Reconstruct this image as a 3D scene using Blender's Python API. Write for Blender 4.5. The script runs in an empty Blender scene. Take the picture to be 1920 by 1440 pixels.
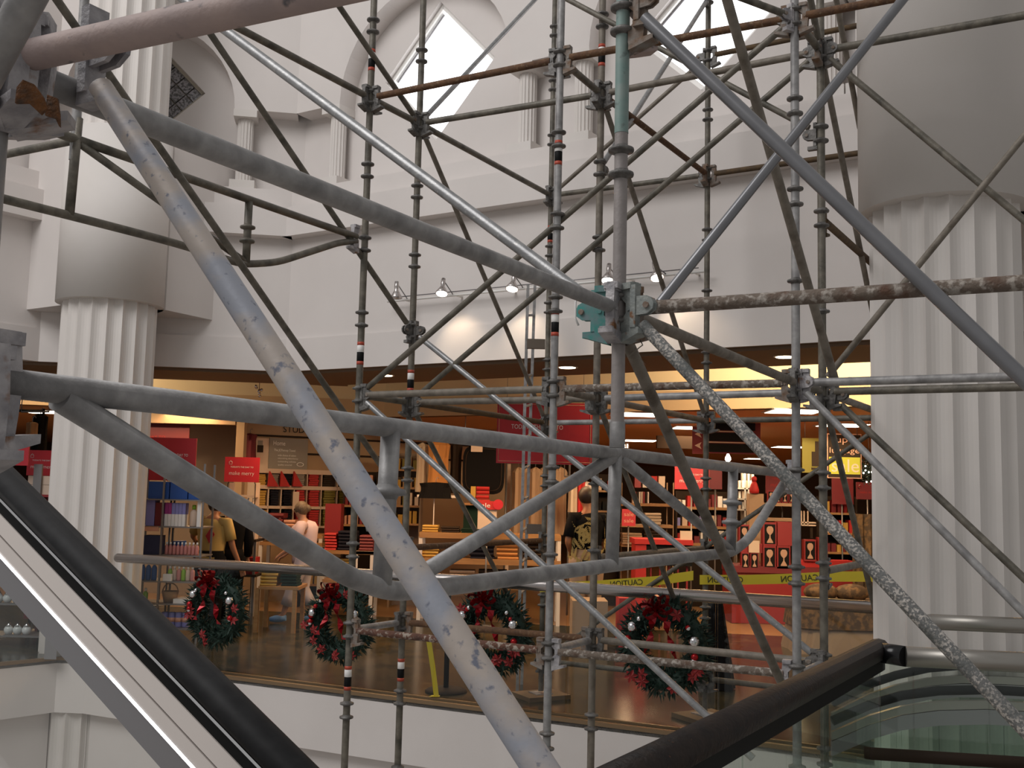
import bpy, math, random
from mathutils import Vector, Matrix
random.seed(7)
SC = bpy.context.scene
COL = SC.collection
# ------------------------------------------------------------------ camera
FPX = 2000.0
PITCH, ROLL = math.radians(5.897), math.radians(1.3735)
CAM = Vector((0, 0, 1.8))
FW = Vector((0, math.cos(PITCH), math.sin(PITCH)))
_u0 = Vector((0, -math.sin(PITCH), math.cos(PITCH))); _r0 = Vector((1, 0, 0))
RT = math.cos(ROLL)*_r0 + math.sin(ROLL)*_u0
UP = math.cos(ROLL)*_u0 - math.sin(ROLL)*_r0
cd = bpy.data.cameras.new('camera'); cam = bpy.data.objects.new('camera', cd); COL.objects.link(cam)
cd.sensor_fit = 'HORIZONTAL'; cd.sensor_width = 36.0; cd.lens = 36.0*FPX/1920.0
cd.clip_start = 0.05; cd.clip_end = 300
M = Matrix((RT, UP, -FW)).transposed().to_4x4(); M.translation = CAM
cam.matrix_world = M
SC.camera = cam
# ------------------------------------------------------------------ world, daylight, exposure
w = bpy.data.worlds.new('world'); SC.world = w; w.use_nodes = True
bg = w.node_tree.nodes['Background']; bg.inputs[0].default_value = (0.99, 0.975, 0.96, 1); bg.inputs[1].default_value = 0.33
def area(name, loc, target, size, power, col, sizey=None):
    l = bpy.data.lights.new(name, 'AREA'); l.energy = power; l.color = col; l.size = size
    if sizey: l.shape = 'RECTANGLE'; l.size_y = sizey
    o = bpy.data.objects.new(name, l); COL.objects.link(o); o.location = loc
    o.rotation_euler = (Vector(target)-Vector(loc)).to_track_quat('-Z', 'Y').to_euler()
    return o
area('atrium_skylight', (-7.5, 1.5, 12.5), (-1.0, 9.0, 2.0), 8.0, 1020, (1.0, 0.98, 0.97))
SC.view_settings.view_transform = 'Standard'; SC.view_settings.look = 'None'
SC.view_settings.exposure = 0.06; SC.view_settings.gamma = 1.0; SC.view_settings.use_curve_mapping = False

# ------------------------------------------------------------------ pixel (1920x1440) to place helpers
def ray(x, y): return FW + RT*((x-960)/FPX) - UP*((y-720)/FPX)
def W(x, y, Y):
    d = ray(x, y); return CAM + d*(Y/d.y)
def WZ(x, y, z):
    d = ray(x, y); return CAM + d*((z-1.8)/d.z)
def WP(x, y, p0, n):
    d = ray(x, y); return CAM + d*((Vector(p0)-CAM).dot(n)/d.dot(n))

# ------------------------------------------------------------------ mesh builder
def perp(t):
    a = Vector((0, 0, 1)) if abs(t.z) < .9 else Vector((1, 0, 0))
    u = t.cross(a).normalized(); return u, t.cross(u).normalized()
class MB:
    def __init__(s): s.v = []; s.f = []; s.sm = []; s.mi = []; s.cur = 0
    def _f(s, idx, smooth=False): s.f.append(idx); s.sm.append(smooth); s.mi.append(s.cur)
    def poly(s, pts, smooth=False):
        b = len(s.v); s.v += [Vector(p) for p in pts]; s._f(list(range(b, b+len(pts))), smooth); return s
    def box(s, c, size, rz=0.0, M=None):
        sx, sy, sz = [q/2 for q in size]; b = len(s.v); c = Vector(c)
        R = Matrix.Rotation(rz, 3, 'Z') if M is None else M
        for z in (-sz, sz):
            for x, y in ((-sx, -sy), (sx, -sy), (sx, sy), (-sx, sy)): s.v.append(c + R @ Vector((x, y, z)))
        for q in ((0, 3, 2, 1), (4, 5, 6, 7), (0, 1, 5, 4), (1, 2, 6, 5), (2, 3, 7, 6), (3, 0, 4, 7)): s._f([b+i for i in q])
        return s
    def prism(s, pts, vec, smooth=False):
        n = len(pts); b = len(s.v); vec = Vector(vec)
        s.v += [Vector(p) for p in pts] + [Vector(p)+vec for p in pts]
        s._f([b+i for i in range(n)][::-1]); s._f([b+n+i for i in range(n)])
        for i in range(n): s._f([b+i, b+(i+1) % n, b+n+(i+1) % n, b+n+i], smooth)
        return s
    def path(s, pts, r, seg=16, caps=True, closed=False):
        pts = [Vector(p) for p in pts]; n = len(pts); b = len(s.v); u = None
        rs = r if isinstance(r, (list, tuple)) else [r]*n
        for i, p in enumerate(pts):
            if closed: t = (pts[(i+1) % n]-pts[i-1]).normalized()
            else: t = (pts[min(i+1, n-1)]-pts[max(i-1, 0)]).normalized()
            if u is None: u, v = perp(t)
            else:
                u = (u - t*u.dot(t)).normalized(); v = t.cross(u)
            rr = rs[i]; ra, rb = rr if isinstance(rr, tuple) else (rr, rr)
            for k in range(seg):
                a = 2*math.pi*k/seg; s.v.append(p + u*(ra*math.cos(a)) + v*(rb*math.sin(a)))
        for i in range(n if closed else n-1):
            j = (i+1) % n
            for k in range(seg):
                k2 = (k+1) % seg; s._f([b+i*seg+k, b+i*seg+k2, b+j*seg+k2, b+j*seg+k], True)
        if caps and not closed:
            s._f([b+k for k in range(seg)][::-1]); s._f([b+(n-1)*seg+k for k in range(seg)])
        return s
    def cyl(s, p0, p1, r, r1=None, seg=16, caps=True):
        return s.path([p0, p1], [r, r if r1 is None else r1], seg, caps)
    def lathe(s, c, prof, seg=24, ax=None, smooth=True):
        c = Vector(c); b = len(s.v); t = Vector(ax).normalized() if ax is not None else Vector((0, 0, 1))
        u, v = perp(t); n = len(prof)
        for r, z in prof:
            for k in range(seg):
                a = 2*math.pi*k/seg; s.v.append(c + t*z + u*(r*math.cos(a)) + v*(r*math.sin(a)))
        for i in range(n-1):
            for k in range(seg):
                k2 = (k+1) % seg; s._f([b+i*seg+k, b+i*seg+k2, b+(i+1)*seg+k2, b+(i+1)*seg+k], smooth)
        s._f([b+k for k in range(seg)][::-1]); s._f([b+(n-1)*seg+k for k in range(seg)])
        return s
    def ball(s, c, r, seg=12, rings=7, sc=(1, 1, 1)):
        c = Vector(c); b = len(s.v)
        for i in range(rings+1):
            th = math.pi*i/rings
            for k in range(seg):
                a = 2*math.pi*k/seg
                s.v.append(c + Vector((r*sc[0]*math.sin(th)*math.cos(a), r*sc[1]*math.sin(th)*math.sin(a), r*sc[2]*math.cos(th))))
        for i in range(rings):
            for k in range(seg):
                k2 = (k+1) % seg; s._f([b+i*seg+k, b+(i+1)*seg+k, b+(i+1)*seg+k2, b+i*seg+k2], True)
        return s
    def mesh(s, name, mats=()):
        me = bpy.data.meshes.new(name); me.from_pydata([tuple(q) for q in s.v], [], s.f)
        me.polygons.foreach_set('use_smooth', s.sm)
        if len(mats) > 1: me.polygons.foreach_set('material_index', s.mi)
        for m in mats: me.materials.append(m)
        me.update(); return me
    def build(s, name, mat, parent=None):
        mats = mat if isinstance(mat, (list, tuple)) else [mat]
        return link(name, s.mesh(name, mats), parent)
def link(name, data, parent=None, M=None, mat=None):
    o = bpy.data.objects.new(name, data); COL.objects.link(o)
    if parent is not None:
        o.parent = parent; off = Matrix.Translation(-wloc(parent))
        o.matrix_local = off @ (M if M is not None else Matrix())
    elif M is not None: o.matrix_world = M
    if mat is not None:
        if not data.materials: data.materials.append(mat)
        o.material_slots[0].link = 'OBJECT'; o.material_slots[0].material = mat
    return o
def wloc(o):
    v = Vector(o.location); p = o.parent
    while p is not None: v = v + Vector(p.location); p = p.parent
    return v
def tag(o, label=None, cat=None, group=None, kind=None):
    if label: o['label'] = label
    if cat: o['category'] = cat
    if group: o['group'] = group
    if kind: o['kind'] = kind
    return o
def thing(name, loc, label, cat, group=None, kind=None):
    o = bpy.data.objects.new(name, None); COL.objects.link(o); o.location = loc
    o.empty_display_size = .1
    return tag(o, label, cat, group, kind)
def along(p0, p1, r):
    p0 = Vector(p0); p1 = Vector(p1); t = p1-p0; L = t.length; t.normalize(); u, v = perp(t)
    R = Matrix((u*r, v*r, t*L)).transposed().to_4x4(); R.translation = p0
    return R
def frame(o, x, z=Vector((0, 0, 1))):
    x = Vector(x); z = Vector(z); x = (x - z*x.dot(z)).normalized(); y = z.cross(x)
    R = Matrix((x, y, z)).transposed().to_4x4(); R.translation = Vector(o); return R

# ------------------------------------------------------------------ materials (procedural)
def mat(name, col, rough=.6, metal=0.0, col2=None, scale=6.0, amt=(.35, .65), bump=0.0, bscale=None, emit=None, coat=0.0, stretch=None, col3=None, amt3=(.6, .7), scale3=20.0, spec=None):
    m = bpy.data.materials.new(name); m.use_nodes = True; nt = m.node_tree; N = nt.nodes; L = nt.links
    b = N['Principled BSDF']; b.inputs['Base Color'].default_value = (*col, 1); b.inputs['Roughness'].default_value = rough
    b.inputs['Metallic'].default_value = metal
    if spec is not None: b.inputs['Specular IOR Level'].default_value = spec
    if coat: b.inputs['Coat Weight'].default_value = coat
    if emit: b.inputs['Emission Color'].default_value = (*emit[0], 1); b.inputs['Emission Strength'].default_value = emit[1]
    if col2 is not None or bump:
        g = N.new('ShaderNodeNewGeometry'); src = g.outputs['Position']
        if stretch:
            mp = N.new('ShaderNodeVectorMath'); mp.operation = 'MULTIPLY'; mp.inputs[1].default_value = stretch
            L.new(src, mp.inputs[0]); src = mp.outputs[0]
        out = None
        def layer(prev, c2, sc, am, seed):
            n = N.new('ShaderNodeTexNoise'); n.inputs['Scale'].default_value = sc; n.inputs['Detail'].default_value = 5
            ad = N.new('ShaderNodeVectorMath'); ad.inputs[1].default_value = (seed, seed*2, -seed); L.new(src, ad.inputs[0]); L.new(ad.outputs[0], n.inputs['Vector'])
            r = N.new('ShaderNodeMapRange'); r.inputs[1].default_value = am[0]; r.inputs[2].default_value = am[1]
            L.new(n.outputs[0], r.inputs[0])
            mx = N.new('ShaderNodeMix'); mx.data_type = 'RGBA'; L.new(r.outputs[0], mx.inputs[0])
            if prev is None: mx.inputs[6].default_value = (*col, 1)
            else: L.new(prev, mx.inputs[6])
            mx.inputs[7].default_value = (*c2, 1); return mx.outputs[2]
        if col2 is not None:
            out = layer(None, col2, scale, amt, 1.3)
            if col3 is not None: out = layer(out, col3, scale3, amt3, 7.7)
            L.new(out, b.inputs['Base Color'])
        if bump:
            n = N.new('ShaderNodeTexNoise'); n.inputs['Scale'].default_value = bscale or scale*3; n.inputs['Detail'].default_value = 6; L.new(src, n.inputs['Vector'])
            bp = N.new('ShaderNodeBump'); bp.inputs['Strength'].default_value = bump; bp.inputs['Distance'].default_value = .01
            L.new(n.outputs[0], bp.inputs['Height']); L.new(bp.outputs[0], b.inputs['Normal'])
    return m
def glassmat(name, tint, refl=.06, rough=.0):
    m = bpy.data.materials.new(name); m.use_nodes = True; nt = m.node_tree; N = nt.nodes; L = nt.links
    N.remove(N['Principled BSDF']); out = N['Material Output']
    t = N.new('ShaderNodeBsdfTransparent'); t.inputs[0].default_value = (*tint, 1)
    g = N.new('ShaderNodeBsdfGlossy'); g.inputs['Roughness'].default_value = rough
    fr = N.new('ShaderNodeLayerWeight'); fr.inputs[0].default_value = .5
    pw = N.new('ShaderNodeMath'); pw.operation = 'POWER'; pw.inputs[1].default_value = 4.0; L.new(fr.outputs['Facing'], pw.inputs[0])
    ma = N.new('ShaderNodeMath'); ma.operation = 'MULTIPLY_ADD'; ma.inputs[1].default_value = .7; ma.inputs[2].default_value = refl*.5; L.new(pw.outputs[0], ma.inputs[0])
    mx = N.new('ShaderNodeMixShader'); L.new(ma.outputs[0], mx.inputs[0]); L.new(t.outputs[0], mx.inputs[1]); L.new(g.outputs[0], mx.inputs[2])
    L.new(mx.outputs[0], out.inputs[0]); return m
m = {}
m['plaster'] = mat('plaster', (.70, .655, .63), .85, col2=(.66, .615, .59), scale=1.2, bump=.05, bscale=120)
m['column'] = mat('column_plaster', (.70, .66, .63), .8, col2=(.67, .63, .595), scale=2, bump=.05, bscale=90)
m['galv'] = mat('galvanised_steel', (.27, .262, .26), .5, .25, col2=(.36, .35, .345), scale=26, col3=(.16, .155, .155), scale3=9, amt3=(.45, .75), bump=.12, bscale=90)
m['galv_dark'] = mat('galvanised_dark', (.125, .11, .087), .5, .12, col2=(.18, .16, .128), scale=22, col3=(.065, .059, .046), scale3=10, amt3=(.45, .7), bump=.2, bscale=120)
m['galv_brown'] = mat('galvanised_brown', (.165, .142, .115), .6, .12, col2=(.22, .19, .155), scale=20, col3=(.095, .075, .055), scale3=9, amt3=(.5, .7), bump=.2, bscale=120)
m['silver'] = mat('bright_steel', (.33, .33, .33), .36, .45, col2=(.24, .24, .245), scale=18, col3=(.42, .41, .40), scale3=60, amt3=(.6, .7), bump=.1, bscale=100)
m['silver2'] = mat('smooth_grey_steel', (.20, .20, .21), .28, .4, col2=(.17, .17, .18), scale=8)
m['tealgrey'] = mat('weathered_green_grey', (.30, .315, .295), .6, .1, col2=(.20, .22, .215), scale=26, col3=(.20, .10, .05), scale3=20, amt3=(.60, .68), bump=.3, bscale=80)
m['rust'] = mat('rusty_steel', (.15, .075, .035), .8, .15, col2=(.09, .045, .025), scale=24, col3=(.22, .15, .09), scale3=40, amt3=(.58, .72), bump=.4, bscale=90)
m['rust_dark'] = mat('dark_rusty_steel', (.075, .05, .03), .8, .15, col2=(.12, .075, .035), scale=18, bump=.3, bscale=90)
m['crust'] = mat('cement_crusted_steel', (.16, .125, .10), .9, .05, col2=(.38, .34, .30), scale=38, amt=(.5, .62), col3=(.11, .06, .04), scale3=14, amt3=(.52, .7), bump=.8, bscale=60)
m['crust_rust'] = mat('cement_crusted_rust', (.13, .06, .04), .9, .05, col2=(.36, .30, .25), scale=34, amt=(.52, .6), col3=(.08, .04, .03), scale3=12, amt3=(.52, .7), bump=.8, bscale=60)
m['speckle'] = mat('white_speckled_steel', (.17, .17, .165), .7, .15, col2=(.50, .46, .42), scale=120, amt=(.49, .58), col3=(.12, .125, .12), scale3=8, amt3=(.5, .66), bump=.5, bscale=80)
m['pink'] = mat('faded_pink_steel', (.44, .335, .305), .65, .05, col2=(.36, .28, .265), scale=14, col3=(.13, .12, .125), scale3=30, amt3=(.62, .72), bump=.15, bscale=100)
m['tanpeel'] = mat('peeling_tan_paint', (.50, .435, .39), .5, .15, col2=(.36, .375, .43), scale=11, amt=(.42, .62), col3=(.17, .18, .23), scale3=70, amt3=(.60, .70), bump=.10, bscale=60)
m['teal'] = mat('teal_painted_steel', (.18, .27, .25), .55, .1, col2=(.24, .30, .28), scale=16, col3=(.13, .17, .16), scale3=30, amt3=(.6, .7))
m['tealbright'] = mat('bright_teal_paint', (.03, .25, .22), .5, .1, col2=(.16, .22, .23), scale=24)
m['postgrey'] = mat('mauve_grey_steel', (.26, .232, .222), .55, .15, col2=(.31, .28, .27), scale=16, col3=(.33, .28, .25), scale3=60, amt3=(.66, .72), bump=.15, bscale=100)
m['cast'] = mat('cast_coupler_steel', (.20, .19, .18), .55, .35, col2=(.09, .085, .08), scale=30, bump=.4, bscale=70)
m['castlight'] = mat('pale_cast_steel', (.46, .435, .44), .5, .15, col2=(.24, .23, .245), scale=22, col3=(.20, .09, .035), scale3=12, amt3=(.62, .70), bump=.4, bscale=70)
m['castrust'] = mat('rusted_cast', (.17, .10, .06), .8, .1, col2=(.24, .22, .2), scale=20, bump=.4, bscale=70)
m['rustflake'] = mat('rust_flake', (.16, .06, .015), .9, 0, col2=(.06, .03, .015), scale=70, bump=.8, bscale=150)
m['stainless'] = mat('brushed_stainless', (.62, .57, .55), .25, .9, col2=(.44, .41, .40), scale=3, stretch=(1, 1, 30))
m['steeldull'] = mat('dull_stainless', (.36, .34, .31), .38, .8)
m['rubber'] = mat('black_rubber', (.010, .010, .011), .6, 0, col2=(.016, .016, .017), scale=40, spec=.22)
m['blackwrap'] = mat('worn_black_wrap', (.014, .010, .009), .5, 0, spec=.3, col2=(.026, .017, .013), scale=14, col3=(.12, .055, .025), scale3=45, amt3=(.68, .74), bump=.5, bscale=50)
m['blacktape'] = mat('glossy_black_tape', (.008, .008, .009), .22)
m['cream'] = mat('cream_metal', (.62, .56, .52), .35, .3)
m['greymetal'] = mat('grey_satin_metal', (.30, .29, .30), .35, .6)
m['chrome'] = mat('chrome', (.75, .75, .76), .12, 1.0)
m['glass'] = glassmat('clear_glass', (.955, .965, .955), .04)
m['glassgreen'] = glassmat('greenish_glass', (.86, .91, .875), .05)
m['glassblock'] = mat('glass_block', (.34, .33, .35), .12, .3, col2=(.12, .12, .12), scale=38, amt=(.45, .58), bump=.9, bscale=26)
m['winwhite'] = mat('window_frame_white', (.85, .83, .8), .4)
m['winpane'] = mat('daylit_glazing', (.9, .92, .95), .2, emit=((.96, .97, 1.0), 2.2))
m['grout'] = mat('window_mullion', (.42, .38, .31), .6)
m['marble'] = mat('dark_marble', (.022, .026, .018), .17, 0, col2=(.055, .044, .024), scale=3.0, amt=(.44, .60), col3=(.095, .075, .040), scale3=9, amt3=(.56, .68), spec=.5)
m['woodfloor'] = mat('honey_floor', (.34, .19, .085), .3, 0, col2=(.29, .155, .07), scale=1.2, stretch=(3, .4, 1))
m['lower'] = mat('lower_floor', (.42, .38, .34), .5)
m['lip'] = mat('bronze_lip', (.24, .16, .09), .4, .5)
m['soffit'] = mat('brown_soffit', (.205, .13, .08), .7)
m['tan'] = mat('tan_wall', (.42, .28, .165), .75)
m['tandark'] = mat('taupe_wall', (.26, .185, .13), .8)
m['wood'] = mat('display_wood', (.36, .19, .07), .5, col2=(.29, .14, .05), scale=3, stretch=(1, 8, 8))
m['storeceil'] = mat('store_ceiling', (.72, .37, .165), .85)
m['cove'] = mat('cove_tan', (.56, .44, .29), .8)
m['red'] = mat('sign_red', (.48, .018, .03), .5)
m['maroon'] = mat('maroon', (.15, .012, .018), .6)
m['redbox'] = mat('gift_box_red', (.25, .015, .018), .5)
m['redcloth'] = mat('red_cloth', (.42, .015, .015), .7)
m['white'] = mat('white_print', (.8, .78, .76), .5)
m['salmon'] = mat('salmon_card', (.65, .33, .22), .6)
m['black'] = mat('black', (.006, .006, .006), .6, spec=.15)
m['darkbrown'] = mat('dark_brown', (.030, .019, .013), .7, spec=.15)
m['lime'] = mat('lime_print', (.42, .40, .03), .6)
m['limedark'] = mat('olive_print', (.16, .13, .01), .6)
m['grey'] = mat('poster_grey', (.24, .21, .18), .6)
m['cartonpale'] = mat('pale_carton', (.60, .46, .36), .7)
m['blue'] = mat('blue_box', (.01, .075, .32), .5)
m['navy'] = mat('navy_box', (.02, .03, .09), .5)
m['purple'] = mat('purple_pack', (.22, .06, .32), .5)
m['magenta'] = mat('magenta_pack', (.33, .03, .20), .5)
m['lilac'] = mat('lilac_pack', (.22, .22, .52), .5)
m['pinkbottle'] = mat('pink_bottle', (.55, .22, .2), .25)
m['yellow'] = mat('caution_yellow', (.56, .44, .02), .45)
m['tapeprint'] = mat('tape_print', (.05, .045, .01), .5)
m['fol'] = mat('evergreen_needles', (.006, .022, .013), .7, col2=(.013, .038, .026), scale=30)
m['ribbon'] = mat('red_foil_ribbon', (.30, .008, .014), .22, .45)
m['poins'] = mat('red_petal', (.26, .012, .012), .6)
m['redball'] = mat('red_bauble', (.40, .008, .012), .12, .5)
m['silverball'] = mat('silver_bauble', (.8, .8, .82), .06, 1.0)
m['skin'] = mat('skin', (.42, .22, .14), .55)
m['skindark'] = mat('tanned_skin', (.36, .15, .07), .5)
m['hairgrey'] = mat('grey_brown_hair', (.085, .055, .032), .6, col2=(.14, .10, .065), scale=40)
m['hairdark'] = mat('dark_hair', (.03, .018, .012), .5)
m['lavender'] = mat('lavender_cotton', (.56, .42, .44), .8)
m['palepants'] = mat('pale_cotton', (.47, .40, .42), .8)
m['yellowshirt'] = mat('straw_yellow_cotton', (.50, .33, .10), .8)
m['blackcloth'] = mat('black_cloth', (.008, .0075, .008), .85, spec=.08)
m['bluecloth'] = mat('denim_blue', (.10, .16, .30), .8)
m['blueshoe'] = mat('blue_shoe', (.12, .26, .55), .5)
m['leafprint'] = mat('leaf_print', (.36, .27, .09), .8)
m['orangecloth'] = mat('orange_cloth', (.45, .19, .05), .8)
m['tancloth'] = mat('tan_cloth', (.38, .25, .155), .8)
m['creamcloth'] = mat('cream_cloth', (.50, .40, .30), .8)
m['greencloth'] = mat('dark_green_cloth', (.010, .026, .019), .85, spec=.1)
m['brownquilt'] = mat('brown_quilt', (.14, .075, .03), .8, col2=(.05, .028, .014), scale=14, amt=(.42, .56))
m['goldcloth'] = mat('gold_cloth', (.46, .27, .05), .8)
m['navycloth'] = mat('navy_cloth', (.014, .014, .022), .85, spec=.1)
m['glow'] = mat('lamp_glow', (1, .9, .7), .5, emit=((1, .82, .55), 9))
m['panelglow'] = mat('ceiling_panel_glow', (1, .9, .75), .5, emit=((1, .86, .66), 6))
m['bulbglow'] = mat('bulb_glow', (1, .95, .85), .5, emit=((1, .9, .75), 14))
m['goblet'] = mat('goblet_print', (.45, .27, .19), .6)
m['bracket'] = mat('brown_bracket', (.14, .11, .085), .6, .2)
m['decalred'] = mat('decal_red', (.42, .06, .03), .5)
m['plywood'] = mat('plywood', (.20, .13, .07), .8)
m['whitepaint'] = mat('white_paint', (.62, .55, .5), .5)
m['wicker'] = mat('wicker', (.30, .17, .08), .8)
m['green'] = mat('lime_green', (.25, .45, .03), .4)
m['basin'] = mat('pearl_ceramic', (.60, .62, .62), .2)
m['shelfmetal'] = mat('shelf_metal', (.22, .21, .21), .4, .6)

# ------------------------------------------------------------------ lettering
def text_mesh(txt, width=None, height=None, flip=False, depth=0.0015, bold=0.0):
    c = bpy.data.curves.new('lettering', 'FONT'); c.body = txt; c.size = 1.0; c.extrude = 0; c.offset = bold; c.resolution_u = 3
    o = bpy.data.objects.new('lettering_tmp', c); COL.objects.link(o)
    dg = bpy.context.evaluated_depsgraph_get(); dg.update()
    me = bpy.data.meshes.new_from_object(o.evaluated_get(dg)); bpy.data.objects.remove(o); bpy.data.curves.remove(c)
    xs = [q.co.x for q in me.vertices]; ys = [q.co.y for q in me.vertices]
    x0, x1, y0, y1 = min(xs), max(xs), min(ys), max(ys)
    sx = width/(x1-x0) if width else height/(y1-y0); sy = height/(y1-y0) if height else sx
    for q in me.vertices:
        x = (q.co.x-(x0+x1)/2)*sx; z = (q.co.y-(y0+y1)/2)*sy
        q.co = Vector((-x if flip else x, 0, z))
    me.materials.clear(); me.name = 'lettering'
    return me
# ================================================================== the setting
K = Vector((-2.74, 12.85, 0))
class Facet:
    def __init__(s, o, t, n): s.o = Vector(o); s.t = Vector(t).normalized(); s.n = Vector(n).normalized()
    def P(s, a, d, z): return s.o + s.t*a + s.n*d + Vector((0, 0, z))
    def box(s, mb, a0, a1, d0, d1, z0, z1):
        mb.prism([s.P(a0, d0, z0), s.P(a1, d0, z0), s.P(a1, d1, z0), s.P(a0, d1, z0)], (0, 0, z1-z0)); return mb
    def sz(s, x, y, d=0):
        p = WP(x, y, s.o+s.n*d, s.n); return (p-s.o).dot(s.t), p.z
_t = Vector((5.91, -3.70, 0)).normalized()
FR = Facet(K, _t, (_t.y, -_t.x, 0))
_tl = Vector((-2.96, -.47, 0)).normalized()
FL = Facet(K, _tl, (-_tl.y, _tl.x, 0))
if FL.n.y > 0: FL.n = -FL.n
_a = math.atan2(_tl.y, _tl.x) + math.radians(45)
K2 = K + _tl*2.85
FLL = Facet(K2, (math.cos(_a), math.sin(_a), 0), (-math.sin(_a), math.cos(_a), 0))
if FLL.n.x < 0: FLL.n = -FLL.n
Z_SOF, Z_BAND, Z_L0, Z_L1, Z_ST, Z_PL, Z_CAP, Z_TOP = 3.21, 3.60, 4.84, 5.20, 5.44, 5.54, 6.43, 9.6

def spandrel(fr, a0, a1, arches, d0, d1):
    mb = MB(); N = 20; cur = a0
    prof = []                                    # lower outline (a, z)
    for c, r in arches:
        prof.append((cur, Z_CAP)); prof.append((c-r, Z_CAP))
        for i in range(1, N): th = math.pi*(1-i/N); prof.append((c+r*math.cos(th), Z_CAP+r*1.02*math.sin(th)))
        prof.append((c+r, Z_CAP)); cur = c+r
    prof.append((cur, Z_CAP)); prof.append((a1, Z_CAP))
    for (p, z), (q, y) in zip(prof[:-1], prof[1:]):
        if abs(p-q) > 1e-6: mb.poly([fr.P(p, d1, z), fr.P(q, d1, y), fr.P(q, d1, Z_TOP), fr.P(p, d1, Z_TOP)])
        mb.poly([fr.P(p, d0, z), fr.P(q, d0, y), fr.P(q, d1, y), fr.P(p, d1, z)], True)
    return mb
def niche_back(fr, a0, a1, d, diamonds):
    mb = MB(); cur = a0; z0, z1 = Z_ST, Z_TOP
    Q = lambda p, q, r, s_: mb.poly([fr.P(p, d, r), fr.P(q, d, r), fr.P(q, d, s_), fr.P(p, d, s_)])
    for c, hx, zc, hz in diamonds:
        l, r, b, t = c-hx-.05, c+hx+.05, zc-hz-.05, zc+hz+.05
        Q(cur, l, z0, z1); Q(l, r, z0, b); Q(l, r, t, z1); cur = r
        for sx in (-1, 1):
            for s_ in (-1, 1):
                X = l if sx < 0 else r; Zv = b if s_ < 0 else t
                mb.poly([fr.P(*q) for q in ((X, d, zc), (c+sx*hx, d, zc), (c, d, zc+s_*hz), (c, d, Zv), (X, d, Zv))])
        dm = [(c-hx, zc), (c, zc+hz), (c+hx, zc), (c, zc-hz)]
        for i in range(4):
            (p, z), (q, y) = dm[i], dm[(i+1) % 4]
            mb.poly([fr.P(p, d, z), fr.P(q, d, y), fr.P(q, d-.22, y), fr.P(p, d-.22, z)])
    Q(cur, a1, z0, z1); return mb
def pilaster(fr, a, parent):
    c = fr.P(a, -.12, 0); mb = MB(); pts = []; n = 16; R = .098
    for i in range(n*4):
        th = 2*math.pi*i/(n*4); rr = R if i % 4 == 0 else R-.012
        pts.append(c+Vector((rr*math.cos(th), rr*math.sin(th), Z_PL)))
    mb.prism(pts, (0, 0, Z_CAP-.09-Z_PL))
    o = mb.build('pilaster', m['column'], parent)
    b = MB(); fr.box(b, a-.15, a+.15, -.25, .05, Z_ST, Z_PL); b.build('pilaster_base', m['column'], o)
    b = MB(); fr.box(b, a-.14, a+.14, -.25, .04, Z_CAP-.09, Z_CAP); b.build('pilaster_capital', m['column'], o)
def facet_wall(fr, name, a0, a1, pil, arches, diamonds, ext=0.0):
    o = thing(name, fr.P(a0, 0, 0), None, None, kind='structure')
    def part(n, d0, d1, z0, z1, e0=0.0): fr.box(MB(), a0-e0, a1, d0, d1, z0, z1).build(n, m['plaster'], o)
    part('fascia_band', -.45, .03, Z_SOF, Z_BAND); part('wall_panel', -.45, 0, Z_BAND, Z_L0)
    part('ledge', -.5, .18, Z_L0, Z_L1); part('plinth_course', -.5, .06, Z_L1, Z_ST)
    niche_back(fr, a0-.14, a1+.14, -.25, diamonds).build('niche_back', m['plaster'], o)
    spandrel(fr, a0, a1, arches, -.25, .03).build('spandrel', m['plaster'], o)
    for a in pil: pilaster(fr, a, o)
    return o
sx = lambda x, y, fr=FR, d=-.12: fr.sz(x, y, d)[0]
def diamond(fr, corners, d=-.25):          # pixel corners L, R, B -> centre and half sizes on the wall
    L_, R_, B_ = [fr.sz(*c, d) for c in corners]
    c = (L_[0]+R_[0])/2; zc = (L_[1]+R_[1])/2
    return (c, (R_[0]-L_[0])/2, zc, zc-B_[1])
D1 = diamond(FR, [(722, 150), (928, 112), (815, 263)])
D2 = diamond(FR, [(1192, 70), (1452, 22), (1318, 170)])
pR = [sx(635, 250), sx(990, 180), sx(1095, 170), sx(1560, 100), sx(1625, 60)]
arR = [((pR[0]+pR[1])/2, (pR[1]-pR[0])/2-.13), ((pR[2]+pR[3])/2, (pR[3]-pR[2])/2-.13)]
facet_wall(FR, 'wall_right', 0, 9.0, pR, arR, [D1, D2])
pL = [sx(460, 260, FL)]
DL = (pL[0]+1.62, .62, 6.55, .62)
_l = FL.sz(385, 175, -.25); _bb = FL.sz(331, 216, -.25); hz_ = abs(_l[1]-_bb[1]); 
DL = (_l[0]+.5, .5, _l[1], .5)
facet_wall(FL, 'wall_left', 0, 2.85, pL, [(DL[0]+.1, DL[0]+.1-pL[0]-.13)], [DL])
facet_wall(FLL, 'wall_far_left', 0, 6.0, [1.3, 2.1], [(3.6, 1.3)], [])
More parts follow.
